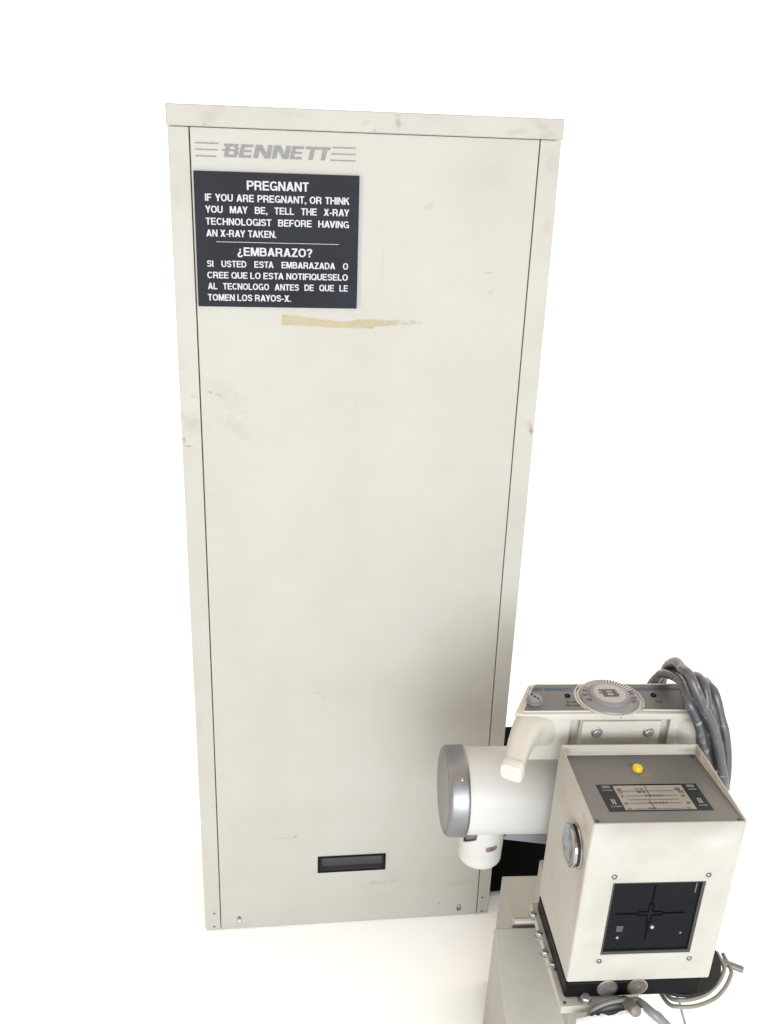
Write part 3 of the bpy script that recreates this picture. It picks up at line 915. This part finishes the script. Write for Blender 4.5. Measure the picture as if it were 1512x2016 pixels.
# --- sloped grey scale panel sunk in the top of the collimator (its own part)
tilt = math.atan2(0.3215 - 0.303, 0.19)
tpn = MB().box(0.0034, CWd - 0.0034, 0.0036, 0.1900, -0.0025, 0.0)
panel = obj('scale_panel', tpn, M['panel'], head, bevel=0.0006)
panel.location = (0, 0, 0.3217)
panel.rotation_euler = (-tilt, 0, 0)
bz = obj('bezel', MB().box(0.0361, 0.2010, 0.0325, 0.1030, 0.0001, 0.0011), M['bezel'], panel, bevel=0.0004)
obj('scale_card', MB().box(0.0615, 0.1745, 0.0337, 0.0985, 0.0012, 0.0016), M['card'], panel, smooth=False)
obj('scale_slot', MB().box(0.0615, 0.1745, 0.0987, 0.1020, 0.0012, 0.0017), M['line'], panel, smooth=False)
zt = 0.0021
pq = lambda x, y: (x, y, zt)
li = MB()
for (a, b_, y) in ((0.0725, 0.1575, 0.0828), (0.0735, 0.1575, 0.0697), (0.0730, 0.1555, 0.0596), (0.0726, 0.1570, 0.0502), (0.0765, 0.1553, 0.0355)):
    poly(li, [(a, y - 0.0004), (b_, y - 0.0004), (b_, y + 0.0004), (a, y + 0.0004)], pq)
obj('scale_lines', li, M['ink'], panel, smooth=False)
hr = MB()
ph = lambda x, y: (x, y, 0.0026)
poly(hr, [(0.1122, 0.0655), (0.1131, 0.0655), (0.1137, 0.1018), (0.1128, 0.1018)], ph)
poly(hr, [(0.1078, 0.0362), (0.1087, 0.0362), (0.1084, 0.0588), (0.1075, 0.0588)], ph)
obj('pointer', hr, M['ink'], panel, smooth=False)
pn = lambda x, y: (x, y, 0.00225)
for t, x, y, h in (('48', 0.1595, 0.0842, 0.0062), ('72', 0.1625, 0.0762, 0.0062), ('40', 0.1635, 0.0668, 0.0042), ('2', 0.0655, 0.0672, 0.0045), ('40', 0.1640, 0.0476, 0.0045), ('36', 0.0640, 0.0478, 0.0045), ('72', 0.1590, 0.0335, 0.0042), ('20', 0.0650, 0.0338, 0.0040)):
    tn_ = MB()
    text_line(tn_, t, x, x + h * 0.62 * len(t) + 0.001, y, h, pn)
    obj('scale_numeral', tn_, M['ink'], panel, smooth=False)
for t, x, y, st2, h in (('24 17 14 11 8 5', 0.104, 0.0676, 0, 0.0046), ('17 14 11 8 5', 0.104, 0.0484, 0, 0.0050), ('14 11 8', 0.098, 0.0345, 0, 0.0042), ('10 8', 0.0955, 0.0775, 0, 0.0048)):
    tn_ = MB()
    text_line(tn_, t, x, x + (0.030 if len(t) > 9 else 0.013), y, h, pn)
    obj('scale_numeral', tn_, M['ink'], panel, smooth=False)
for t, x0_, x1_, y, h in (('48', 0.0645, 0.0720, 0.0845, 0.0060), ('72', 0.0645, 0.0715, 0.0770, 0.0060), ('17 14', 0.0950, 0.1075, 0.0850, 0.0056)):
    tr_ = MB()
    text_line(tr_, t, x0_, x1_, y, h, pn)
    obj('red_numeral', tr_, M['inkred'], panel, smooth=False)
pb = lambda x, y: (x, y, 0.0015)
for cxx in (0.0497, 0.1887):
    tl = 'CLOSED' if cxx < 0.1 else 'OPEN'
    hw = 0.0085 if cxx < 0.1 else 0.0065
    ic = MB()
    for i in range(3):
        poly(ic, [(cxx - 0.0065, 0.0925 + i * 0.0024), (cxx + 0.0065, 0.0925 + i * 0.0024), (cxx + 0.0065, 0.0938 + i * 0.0024), (cxx - 0.0065, 0.0938 + i * 0.0024)], pb)
    text_line(ic, tl, cxx - hw, cxx + hw, 0.0848, 0.0034, pb)
    obj('bezel_symbol', ic, M['inkpale'], panel, smooth=False)
    ic = MB()
    for i in range(2):
        a = cxx - 0.0032 + i * 0.0038
        poly(ic, [(a, 0.0490), (a + 0.0022, 0.0490), (a + 0.0022, 0.0625), (a, 0.0625)], pb)
    text_line(ic, tl, cxx - hw, cxx + hw, 0.0415, 0.0034, pb)
    obj('bezel_symbol', ic, M['inkpale'], panel, smooth=False)
bt = MB().lathe([(0, 0.0085), (0.006, 0.0083), (0.0076, 0.0072), (0.008, 0.0055)], (0.1192, 0.1450, 0), (0, 0, 1), 32)
obj('light_button', bt, M['yellow'], panel)
bl = MB()
text_line(bl, 'LIGHT', 0.105, 0.130, 0.1590, 0.0036, lambda x, y: (x, y, 0.0004))
obj('button_label', bl, M['inkgrey'], panel, smooth=False)
# yellow smear under the button
sm2 = MB()
rs = random.Random(5)
pts = [(0.126 + 0.011 * math.cos(q) * rs.uniform(0.7, 1.15), 0.1275 + 0.0075 * math.sin(q) * rs.uniform(0.7, 1.1), 0.0003) for q in [i * 2 * PI / 18 for i in range(18)]]
sm2.add(pts, [tuple(range(18))])
obj('yellow_smear', sm2, mat('smear', (0.17, 0.15, 0.06), 0.6, var=0.4, vscale=140, col2=(0.125, 0.12, 0.095)), panel, smooth=False)
for (a, b_) in ((0.0095, 0.0098), (0.2300, 0.0075), (0.2290, 0.1840)):
    obj('panel_screw', MB().dome((a, b_, 0.0), (0, 0, 1), 0.0034, 0.4), M['ink'], panel)

# --- tube housing
TA = (0, 0.31, 0.1358)
tb = MB().lathe([(-0.140, 0.0790), (0.270, 0.0790)], TA, (1, 0, 0), 96)
tube = obj('tube_housing', tb, M['tube'], head)
ec = MB().lathe([(-0.1690, 0.0690), (-0.1690, 0.0735), (-0.1682, 0.0770), (-0.1655, 0.0805), (-0.1620, 0.0822), (-0.1375, 0.0830), (-0.1335, 0.0828), (-0.1318, 0.0818), (-0.1312, 0.0800), (-0.1312, 0.0785)], TA, (1, 0, 0), 96)
obj('end_cap', ec, M['alu'], tube, angle=50)
ed = MB().lathe([(-0.1694, 0.0675), (-0.1688, 0.0690)], TA, (1, 0, 0), 96)
obj('end_face', ed, mat('end_disc', (0.215, 0.22, 0.215), 0.6, spec=0.3, var=0.15, vscale=12), tube)
obj('cap_screw', MB().dome((-0.146, 0.31 - 0.083 * math.sin(math.radians(38)), 0.1358 + 0.083 * math.cos(math.radians(38))), (0, -0.62, 0.79), 0.0036, 0.6), M['zinc'], tube)
ec2 = MB().lathe([(0.262, 0.0800), (0.265, 0.0825), (0.292, 0.0825), (0.296, 0.0800), (0.297, 0.07)], TA, (1, 0, 0), 64)
obj('end_cap', ec2, M['alu'], tube)
# cable socket collar under the tube, with a stepped rim on its left
CU, CV, CR = -0.0875, 0.3100, 0.0415
cl = MB()
n = 72


def rim_h(q):
    # angle q: 0 = right, -90 = front, 180 = left
    d = (math.degrees(q) % 360)
    dl = abs(d - 205)
    dl = min(dl, 360 - dl)
    if dl > 42: return 0.090
    return 0.030 + 0.022 * (dl / 42)


vs, fs = [], []
for i in range(n):
    q = 2 * PI * i / n
    c, s = math.cos(q), math.sin(q)
    hgt = rim_h(q)
    for (r, z) in ((CR - 0.006, -0.0195), (CR - 0.0025, -0.0182), (CR - 0.0004, -0.0150), (CR, -0.008), (CR, 0.0095), (CR + 0.0006, 0.0105), (CR + 0.0006, hgt), (CR - 0.003, hgt)):
        vs.append((CU + r * c, CV + r * s, z))
mrow = 8
for i in range(n):
    j = (i + 1) % n
    for a in range(mrow - 1):
        fs.append((i * mrow + a, j * mrow + a, j * mrow + a + 1, i * mrow + a + 1))
fs.append(tuple(i * mrow for i in range(n)))
cl.add(vs, fs)
collar = obj('cable_socket', cl, M['tube'], head)
obj('socket_core', MB().lathe([(-0.005, 0.036), (0.075, 0.036)], (CU, CV, 0), (0, 0, 1), 40), M['greytube'], collar)
lab = MB()


def cyl(a, z, dr):
    """a: arc length from the front of the collar"""
    q = -PI / 2 + a / CR
    return (CU + (CR + dr) * math.cos(q), CV + (CR + dr) * math.sin(q), z)


def cyl_rect(mb, a0, a1, z0, z1, dr, k=8):
    for i in range(k):
        b0 = a0 + (a1 - a0) * i / k; b1 = a0 + (a1 - a0) * (i + 1) / k
        mb.add([cyl(b0, z0, dr), cyl(b1, z0, dr), cyl(b1, z1, dr), cyl(b0, z1, dr)], [(0, 1, 2, 3)])


ac, zc = 0.0125, 0.0315
for i in range(16):
    def hh(t): return 0.0058 * min(1.0, math.sqrt(max(0.0, 1 - max(0.0, (abs(t) - 0.0065) / 0.0060) ** 2)))
    t0 = -0.0125 + 0.025 * i / 16; t1 = -0.0125 + 0.025 * (i + 1) / 16
    lab.add([cyl(ac + t0, zc - hh(t0), 0.0011), cyl(ac + t1, zc - hh(t1), 0.0011), cyl(ac + t1, zc + hh(t1), 0.0011), cyl(ac + t0, zc + hh(t0), 0.0011)], [(0, 1, 2, 3)])
obj('polarity_label', lab, mat('label_grey', (0.13, 0.127, 0.13), 0.5), collar)
cx_ = MB()
cyl_rect(cx_, ac - 0.0058, ac - 0.0008, zc - 0.0008, zc + 0.0008, 0.0016, 3)
cyl_rect(cx_, ac - 0.0008, ac + 0.0008, zc - 0.0046, zc + 0.0046, 0.0016, 1)
cyl_rect(cx_, ac + 0.0008, ac + 0.0058, zc - 0.0008, zc + 0.0008, 0.0016, 3)
obj('plus_mark', cx_, M['inkred'], collar)
# port block between tube and collimator, cradle, trunnion up to the console
obj('port_block', MB().box(0.055, 0.185, 0.1942, 0.245, 0.070, 0.200), M['cream2'], head, bevel=0.003)
cradle = MB().prism([(-0.050, 0.0270), (0.19, -0.0120), (0.19, 0.050), (-0.030, 0.050)], 0.300, 0.350, axis=1)
obj('cradle_bracket', cradle, mat('cradle_grey', (0.2, 0.195, 0.22), 0.5, spec=0.4), head, bevel=0.0015)
obj('trunnion', MB().box(0.050, 0.190, 0.262, 0.325, 0.205, 0.262), M['cream2'], head, bevel=0.003)

# --- control console above the tube
cs = MB()
low = [(-0.052, 0.2385), (0.0295, 0.2385), (0.0295, 0.2500), (0.0465, 0.2500), (0.0465, 0.2385), (0.1900, 0.2385), (0.1900, 0.2500), (0.2060, 0.2500), (0.2060, 0.2385), (0.278, 0.2385), (0.262, 0.331), (-0.026, 0.331)]
cs.prism(low, 0.2575, 0.3415)
obj('console', cs, M['console'], head, bevel=0.0018)
console = bpy.data.objects['console']
topl = MB().prism([(-0.069, 0.2445), (-0.062, 0.2375), (-0.050, 0.2365), (0.292, 0.2365), (0.285, 0.262), (0.264, 0.328), (0.250, 0.3335), (-0.014, 0.3335), (-0.028, 0.328), (-0.060, 0.262)], 0.3405, 0.3530)
obj('console_lid', topl, M['console'], console, bevel=0.0030, seg=3)
# handles curving forward from both ends
for sgn in (-1, 1):
    mid = 0.1125
    def mx_(u): return u if sgn < 0 else 2 * mid - u
    pth = [(mx_(0.022), 0.288, 0.3000), (mx_(-0.012), 0.266, 0.3120), (mx_(-0.0430), 0.238, 0.3230), (mx_(-0.0640), 0.204, 0.3230), (mx_(-0.0780), 0.174, 0.3170), (mx_(-0.0885), 0.150, 0.3105)]
    if sgn > 0: pth = pth[:3]; pth[2] = (mx_(-0.042), 0.235, 0.3165)
    hnd = MB().tube(pth, [0.034, 0.0320, 0.0270, 0.0215, 0.0190, 0.0178][:len(pth)], n=32, sm=8, sq=3.6)
    if sgn < 0:
        cap_ = MB().tube([(-0.0868, 0.1522, 0.3110), (-0.0905, 0.1455, 0.3092), (-0.0945, 0.1385, 0.3070)], [0.0196, 0.0200, 0.0180], n=32, sm=4, sq=3.8)
        obj('handle_cap', cap_, M['cap_white'], console, bevel=0.004, seg=3, angle=50)
    obj('handle', hnd, M['console'], console, bevel=0.0035, seg=3, angle=50)
# grey inset panels either side of the dial
DC = (0.1075, 0.2830)


def inset(side):
    pts = []
    if side < 0:
        pts = [(-0.0555, 0.2462), (-0.0515, 0.2440)]
        pts += [(DC[0] + 0.0600 * math.cos(q), DC[1] + 0.0600 * math.sin(q)) for q in [math.radians(a) for a in range(220, 131, -7)]]
        pts += [(0.0620, 0.3275), (-0.0120, 0.3275), (-0.0190, 0.3245), (-0.0230, 0.3180)]
    else:
        pts = [(DC[0] + 0.0600 * math.cos(q), DC[1] + 0.0600 * math.sin(q)) for q in [math.radians(a) for a in range(48, -41, -7)]]
        pts += [(0.273, 0.2440), (0.2755, 0.2470), (0.257, 0.318), (0.252, 0.3245), (0.245, 0.3275), (0.153, 0.3275)]
        pts = pts
    return pts


for sd_ in (-1, 1):
    pts = inset(sd_)
    mbp = MB().prism(pts, 0.3531, 0.3545)
    obj('inset_panel', mbp, M['panel2'], console, smooth=False)
    edge = [(p[0], p[1], 0.3542) for p in pts]
    obj('panel_bead', MB().tube(edge, 0.0016, n=8, closed=True, sm=1), M['console'], console)
# dial
db = MB().lathe([(0, 0.0560), (0.0015, 0.0560), (0.0022, 0.0550)], (DC[0], DC[1], 0.3531), (0, 0, 1), 72)
obj('dial_seat', db, M['console'], console)
dl = MB().lathe([(0.0023, 0.0525), (0.0062, 0.0520), (0.0070, 0.0508), (0.0073, 0.0370), (0.0100, 0.0352), (0.0112, 0.0335), (0.0116, 0.0295)], (DC[0], DC[1], 0.3531), (0, 0, 1), 72)
obj('angle_dial', dl, M['dial'], console, angle=50)
dt = MB().lathe([(0.0116, 0.0285), (0.0122, 0.0275), (0.0124, 0.0250)], (DC[0], DC[1], 0.3531), (0, 0, 1), 64)
obj('dial_centre', dt, M['dialtop'], console)
bb = MB()
pbb = lambda x, y: (x, y, 0.3531 + 0.0128)
block(bb, 'B', 0, 1.45, lambda a, b: pbb(DC[0] - 0.0155 + a * 0.0205, DC[1] - 0.0115 + b * 0.0230), 0)
obj('dial_letter', bb, M['darkink'], console, smooth=False)
for nm, matn, a_off in (('dial_ticks', 'inkgrey', 0), ('dial_tick_gaps', 'paleedge', 0.5)):
    tk = MB()
    for i in range(19):
        q = math.radians(18 + (i + a_off) * 6.6)
        w2 = 0.0010 if a_off == 0 else 0.0015
        dv = Vector((math.cos(q), math.sin(q), 0)); nv = Vector((-dv.y, dv.x, 0))

        def zt_(r): return 0.3531 + 0.0080
        a, b_ = 0.0378, 0.0505
        o_ = Vector((DC[0], DC[1], 0))
        tk.add([o_ + dv * a - nv * w2 * 0.8 + Vector((0, 0, zt_(a))), o_ + dv * b_ - nv * w2 + Vector((0, 0, zt_(b_))), o_ + dv * b_ + nv * w2 + Vector((0, 0, zt_(b_))), o_ + dv * a + nv * w2 * 0.8 + Vector((0, 0, zt_(a)))], [(0, 1, 2, 3)])
    obj(nm, tk, M[matn], console, smooth=False)
for t, ang in (('45', 158), ('60', 176), ('90', 198), ('45', 8), ('60', -10), ('90', -26)):
    dn = MB()
    q = math.radians(ang)
    px_, py_ = DC[0] + 0.0430 * math.cos(q), DC[1] + 0.0430 * math.sin(q)
    text_line(dn, t, px_ - 0.0048, px_ + 0.0048, py_ - 0.0035, 0.0070, lambda x, y: (x, y, 0.3531 + 0.0079))
    obj('dial_numeral', dn, M['inkgrey'], console, smooth=False)
# console lettering
zl_ = 0.3552
pc = lambda x, y: (x, y, zl_)
bw = MB()
bennett(bw, -0.0020, 0.3085, 0.0072, 0.0520, pc)
obj('console_lettering', bw, M['inkblue'], console, smooth=False)
bs = MB()
for (a, b_) in ((-0.0285, -0.0060), (0.0535, 0.0620), (0.1560, 0.2480)):
    bs = MB()
    for i in range(3):
        y = 0.3088 + i * 0.0028
        poly(bs, [(a, y), (b_, y), (b_, y + 0.0016), (a, y + 0.0016)], pc)
    obj('console_stripes', bs, M['inkdim'], console, smooth=False)
for t, x0_, x1_, y, h in (('40 IN', 0.0270, 0.0450, 0.2695, 0.0050), ('100 CM', 0.0235, 0.0495, 0.2590, 0.0050), ('72', 0.1880, 0.2000, 0.2680, 0.0062), ('LIGHT', -0.0385, -0.0190, 0.2935, 0.0036)):
    bk_ = MB()
    text_line(bk_, t, x0_, x1_, y, h, pc)
    obj('console_text', bk_, M['ink'], console, smooth=False)
for (a, b_) in ((0.0345, 0.2905), (0.1915, 0.2910)):
    rg = MB().tube([(a + 0.0040 * math.cos(q), b_ + 0.0040 * math.sin(q), 0.3552) for q in [i * PI / 6 for i in range(12)]], 0.0014, n=8, closed=True, sm=2)
    obj('indicator_ring', rg, M['line'], console)
ky = MB().lathe([(0, 0.0145), (0.004, 0.0145), (0.0042, 0.0120), (0.0095, 0.0120), (0.0105, 0.0110)], (-0.0290, 0.2735, 0.3546), (0, 0, 1), 40)
obj('key_switch', ky, M['dial'], console, angle=30)
kd = MB()
for (dx_, dy_) in ((-0.004, 0.0060), (0.0, 0.0), (0.004, -0.0060)):
    kd.lathe([(0, 0.0019), (0.0006, 0.0019)], (-0.0290 + dx_, 0.2735 + dy_, 0.3652), (0, 0, 1), 16)
obj('key_slot', kd, M['line'], console)
# front mounting plate with two hex bolts
mpl = MB().box(0.0485, 0.1885, 0.2335, 0.2387, 0.2600, 0.3400)
obj('mounting_plate', mpl, M['console'], console, bevel=0.0010)
for bu in (0.0755, 0.1675):
    obj('hex_bolt', MB().hexbolt((bu, 0.2334, 0.3185), (0, -1, 0), 0.0078, 0.0065), M['zinc'], console, angle=25)
obj('locating_hole', MB().lathe([(0, 0.0022), (0.0004, 0.0022)], (0.1155, 0.2366, 0.3475), (0, -1, 0), 20), M['line'], console)

# --- black base slab under the collimator
sl = MB().box(0.0, 0.2300, 0.0005, 0.190, -0.0355, -0.0008)
slab = obj('base_slab', sl, M['slab'], head, bevel=0.0050, seg=3)
for (du, dw) in ((0.0700, -0.0150), (0.1205, -0.0135)):
    rd = MB().lathe([(0, 0.0175), (0.0012, 0.0172), (0.0016, 0.0160)], (du, 0.0004, dw), (0, -1, 0), 48)
    ro = obj('magnet_disc', rd, M['discrim'], slab)
    rc = MB().lathe([(0.0012, 0.0152), (0.00175, 0.0150)], (du, 0.0004, dw), (0, -1, 0), 48)
    rc.lathe([(0.0017, 0.0030), (0.0021, 0.0022)], (du + 0.001, 0.0004, dw), (0, -1, 0), 20)
    obj('disc_face', rc, M['disc'], slab)

# ------------------------------------------------------------------ stand
stand = thing('machine_stand', 'grey beige metal stand with bolted base plate under the x-ray head', 'stand', MF)
bp_ = MB().box(-0.0075, 0.0950, -0.0140, 0.2050, -0.0520, -0.0362)
base = obj('base_plate', bp_, M['cream2'], stand, bevel=0.0012)
for (a, b_) in ((-0.0095, 0.178), (-0.0090, 0.1345), (-0.0085, 0.0945), (-0.0010, 0.0700)):
    obj('hex_bolt', MB().hexbolt((a, b_, -0.0440), (0, 0, 1), 0.0060, 0.011), M['zinc'], base, angle=25)
obj('hex_bolt', MB().hexbolt((0.0340, -0.0045, -0.0362), (0, -0.1, 1), 0.0085, 0.012), M['zinc'], base, angle=25)
for (a, b_) in ((0.0000, -0.0065), (0.0005, 0.0580)):
    obj('bolt_hole', MB().lathe([(0, 0.0026), (0.0004, 0.0026)], (a, b_, -0.0362), (0, 0, 1), 20), M['ink'], base)
obj('support_arm', MB().box(0.040, 0.160, 0.060, 0.330, -0.190, -0.0522), M['stand'], stand, bevel=0.003)
col_ = MB().box(0.0015, 0.200, 0.326, 0.441, -0.482, -0.200)
column = obj('column', col_, M['stand'], stand, bevel=0.0025)
lip = MB().tube([(0.004, 0.3215, -0.2035), (0.05, 0.3215, -0.2035), (0.12, 0.3215, -0.2035)], 0.0048, n=16, sm=2)
obj('rolled_lip', lip, M['cap_white'], column)  # whiter than the stand: brightness of the light-facing edge put into colour
cv = MB().prism([(0.3170, -0.482), (0.3170, -0.2140), (0.100, -0.3245), (0.085, -0.340), (0.085, -0.482)][::-1], -0.038, 0.110, axis=0)
obj('lower_cover', cv, M['stand'], stand, bevel=0.004, seg=3)
# round black turntable plate and steel rod at the right
tt = MB().lathe([(-0.048, 0.0835), (-0.0465, 0.0845), (-0.0425, 0.0845), (-0.041, 0.0835)], (0.2150, 0.0880, 0), (0, 0, 1), 64)
obj('turntable_disc', tt, M['dkgrey'], stand)
rodm = MB().tube([(0.235, 0.098, -0.044), (0.290, 0.0840, -0.0515), (0.3395, 0.0660, -0.0600)], 0.0058, n=20, sm=3)
obj('locking_rod', rodm, M['rod'], stand)
lev = MB().tube([(0.0985, 0.0000, -0.0480), (0.0995, -0.010, -0.0360), (0.1000, -0.030, -0.0200), (0.1010, -0.047, -0.0105), (0.1012, -0.0500, -0.0088)], [0.0090, 0.0100, 0.0100, 0.0095, 0.0070], n=20, sm=4)
obj('lock_lever', lev, M['greytube'], stand, angle=60)

# ------------------------------------------------------------------ black case behind
bc = thing('equipment_case', 'plain black equipment case standing on the floor beside the tall cabinet', 'case', Matrix.Translation((0.69, 0.055, 0)))
obj('case_body', MB().box(0, 0.36, 0, 0.145, 0.012, 0.405), M['black'], bc, bevel=0.006)
for (a, b_) in ((0.03, 0.03), (0.33, 0.03), (0.03, 0.12), (0.33, 0.12)):
    obj('foot', MB().lathe([(0, 0.014), (0.0119, 0.016)], (a, b_, 0), (0, 0, 1), 20), M['ink'], bc)


# ------------------------------------------------------------------ thick grey cable draped over the right handle
def xf(p): return MF @ Vector(p)


def cable_obj(name, paths, r, m, label, cat, n=14):
    mb = MB()
    for p in paths:
        pts, closed = (p[0], p[1]) if isinstance(p, tuple) else (p, False)
        rr = p[2] if isinstance(p, tuple) and len(p) > 2 else r
        mb.tube(pts, rr, n=n, closed=closed, sm=8)
    o = obj(name, mb, m)
    o.matrix_world = MF
    return tag(o, label, cat)


C1 = [
    [(0.2183, 0.36, 0.330), (0.2183, 0.33, 0.375), (0.2227, 0.27, 0.4012), (0.2167, 0.225, 0.4028), (0.2189, 0.205, 0.3908), (0.2343, 0.205, 0.3652), (0.2475, 0.205, 0.3371), (0.2588, 0.205, 0.3055), (0.2717, 0.205, 0.2755), (0.2834, 0.205, 0.2428), (0.296, 0.207, 0.205)],
    [(0.240, 0.37, 0.330), (0.232, 0.345, 0.380), (0.2200, 0.29, 0.4250), (0.2131, 0.25, 0.4374), (0.2113, 0.215, 0.4454), (0.2202, 0.2, 0.4263), (0.2345, 0.195, 0.3996), (0.2561, 0.195, 0.3649), (0.2763, 0.195, 0.3201), (0.2911, 0.195, 0.2765), (0.3054, 0.2, 0.2377), (0.312, 0.212, 0.205), (0.316, 0.235, 0.195), (0.316, 0.255, 0.215), (0.310, 0.27, 0.27)],
    [(0.285, 0.33, 0.320), (0.270, 0.31, 0.370), (0.2560, 0.280, 0.402), (0.2554, 0.25, 0.4088), (0.2588, 0.235, 0.3927), (0.261, 0.226, 0.3684), (0.2577, 0.218, 0.3493), (0.2701, 0.217, 0.3124), (0.2859, 0.217, 0.2779), (0.3077, 0.22, 0.2416), (0.3251, 0.225, 0.2060), (0.330, 0.245, 0.190), (0.330, 0.265, 0.215), (0.322, 0.28, 0.28)],
    [(0.305, 0.33, 0.330), (0.292, 0.31, 0.370), (0.2809, 0.275, 0.386), (0.2830, 0.256, 0.3850), (0.2887, 0.246, 0.3682), (0.2966, 0.24, 0.3434), (0.3058, 0.232, 0.3165), (0.3142, 0.227, 0.2814), (0.3188, 0.222, 0.247), (0.3205, 0.22, 0.2193), (0.325, 0.235, 0.200), (0.328, 0.26, 0.210)],
    [(0.300, 0.33, 0.345), (0.2876, 0.29, 0.3720), (0.2934, 0.272, 0.346), (0.3031, 0.265, 0.3119), (0.3094, 0.26, 0.2827), (0.3091, 0.255, 0.2533), (0.3144, 0.25, 0.2292), (0.3183, 0.25, 0.1839), (0.32, 0.25, 0.15)],
    [(0.218, 0.37, 0.320), (0.2213, 0.355, 0.3500), (0.2319, 0.34, 0.3690), (0.2334, 0.31, 0.3903), (0.2331, 0.27, 0.396), (0.2391, 0.245, 0.3822), (0.2501, 0.232, 0.3598), (0.2605, 0.228, 0.3226), (0.275, 0.228, 0.2796), (0.2918, 0.228, 0.23), (0.302, 0.228, 0.19)],
]
def shifted(p, dx, dy, dz, k):
    return [(a + dx + 0.003 * math.sin(i * 1.1 + k), b_ + dy, c + dz + 0.003 * math.cos(i * 0.9 + k)) for i, (a, b_, c) in enumerate(p)]


C1 += [shifted(C1[0], 0.015, 0.006, 0.006, 0.3), shifted(C1[3], -0.013, -0.002, -0.010, 2.9)]
cc = cable_obj('thick_cable', [(p, False) for p in C1], 0.0083, M['cable'], 'thick scuffed dark grey cable looped over the right end of the dial console', 'cable', 16)
obj('cable_tie', MB().tube([(0.2700, 0.2035, 0.262), (0.2810, 0.1985, 0.2570), (0.292, 0.2030, 0.2590)], 0.0024, n=8, sm=6), M['paleedge'], cc)

# ------------------------------------------------------------------ thin light grey cable coiled at the foot of the collimator
rings = []
cn = Vector((0.1015, -0.028, -0.0494))
for ra, ap in ((0.067, (0.0995, -0.018, -0.0202)), (0.061, (0.1015, -0.018, -0.0329)), (0.050, (0.1029, -0.018, -0.0421)), (0.038, (0.1043, -0.018, -0.0514))):
    d = Vector(ap) - cn
    rings.append(([tuple(cn + Vector((ra, 0, 0)) * math.cos(q) + d * math.sin(q)) for q in [1.25 + k_ * (PI - 0.75) / 12 for k_ in range(13)]], False))
cable_obj('coiled_cable', rings, 0.0037, M['cable2'], 'thin light grey cable coiled below the black slab in front of the bolted plate', 'cable', 12)

# cream cables round the turntable
cable_obj('cream_cable', [([(0.3031, 0.095, -0.050), (0.3031, 0.065, -0.05), (0.2968, 0.0527, -0.05), (0.2823, 0.0357, -0.05), (0.2632, 0.0203, -0.05), (0.2435, 0.0091, -0.05), (0.2208, 0.0031, -0.05), (0.2011, 0.0019, -0.05), (0.186, 0.014, -0.056), (0.180, 0.050, -0.057)], False),
                          ([(0.3151, 0.0953, -0.0540), (0.3150, 0.0608, -0.0540), (0.3067, 0.0459, -0.0540), (0.2904, 0.0273, -0.0540), (0.2694, 0.0103, -0.0540), (0.2485, -0.0001, -0.0540), (0.2220, -0.0072, -0.0540), (0.1966, -0.0072, -0.0540), (0.181, 0.004, -0.058), (0.172, 0.050, -0.059)], False)],
          0.0034, M['cablecream'], 'pair of cream cables curving round the black disc at the right of the stand', 'cable', 12)
cable_obj('thin_wire', [([(0.196, 0.03, -0.050), (0.2016, 0.02, -0.0587), (0.2115, 0.02, -0.0793), (0.2202, 0.02, -0.1037), (0.2289, 0.02, -0.1271), (0.24, 0.02, -0.17), (0.245, 0.03, -0.30), (0.25, 0.05, -0.4850)], False)],
          0.0020, M['cable2'], 'single thin grey wire hanging straight down below the cream cables', 'wire', 8)

# white plastic film at the foot
pf = MB()
rp = random.Random(11)
ridge = [(0.0107, -0.0374), (0.0390, -0.0310), (0.0722, -0.0294), (0.1035, -0.0173), (0.1180, -0.0160), (0.1510, -0.0290), (0.1645, -0.0520)]
NU, NV = 30, 10
gr = []
for j in range(NV + 1):
    for i in range(NU + 1):
        t = j / NV
        u = ridge[0][0] + (ridge[-1][0] - ridge[0][0]) * i / NU
        for (a_, c_) in zip(ridge[:-1], ridge[1:]):
            if a_[0] <= u <= c_[0] + 1e-9:
                w = a_[1] + (c_[1] - a_[1]) * (u - a_[0]) / (c_[0] - a_[0])
        w = w - t * 0.13 + rp.uniform(-0.0004, 0.0004)
        v = -0.036 - 0.006 * math.sin(i * 0.55 + t * 5) * t - 0.05 * t + rp.uniform(-0.0022, 0.0022)
        gr.append((u, v, w))
pf.add(gr, [(j * (NU + 1) + i, j * (NU + 1) + i + 1, (j + 1) * (NU + 1) + i + 1, (j + 1) * (NU + 1) + i) for j in range(NV) for i in range(NU)])
film = obj('plastic_film', pf, M['plastic'], angle=80)
film.matrix_world = MF
sd2 = film.modifiers.new('thickness', 'SOLIDIFY'); sd2.thickness = 0.0006
tag(film, 'crumpled white plastic film hanging in front of the stand below the coiled cable', 'plastic sheet')
slv = MB().tube([(0.112, -0.006, -0.0380), (0.118, -0.020, -0.0233), (0.1300, -0.046, -0.0175), (0.1528, -0.055, -0.0344), (0.172, -0.060, -0.060)], [0.005, 0.0062, 0.0070, 0.0070, 0.0068], n=18, sm=5)
so = obj('cable_sleeve', slv, mat('silver_sleeve', (0.17, 0.165, 0.17), 0.35, var=0.2, vscale=50))
so.matrix_world = MF
tag(so, 'short grey plastic cable sleeve slanting down across the white film', 'cable sleeve')
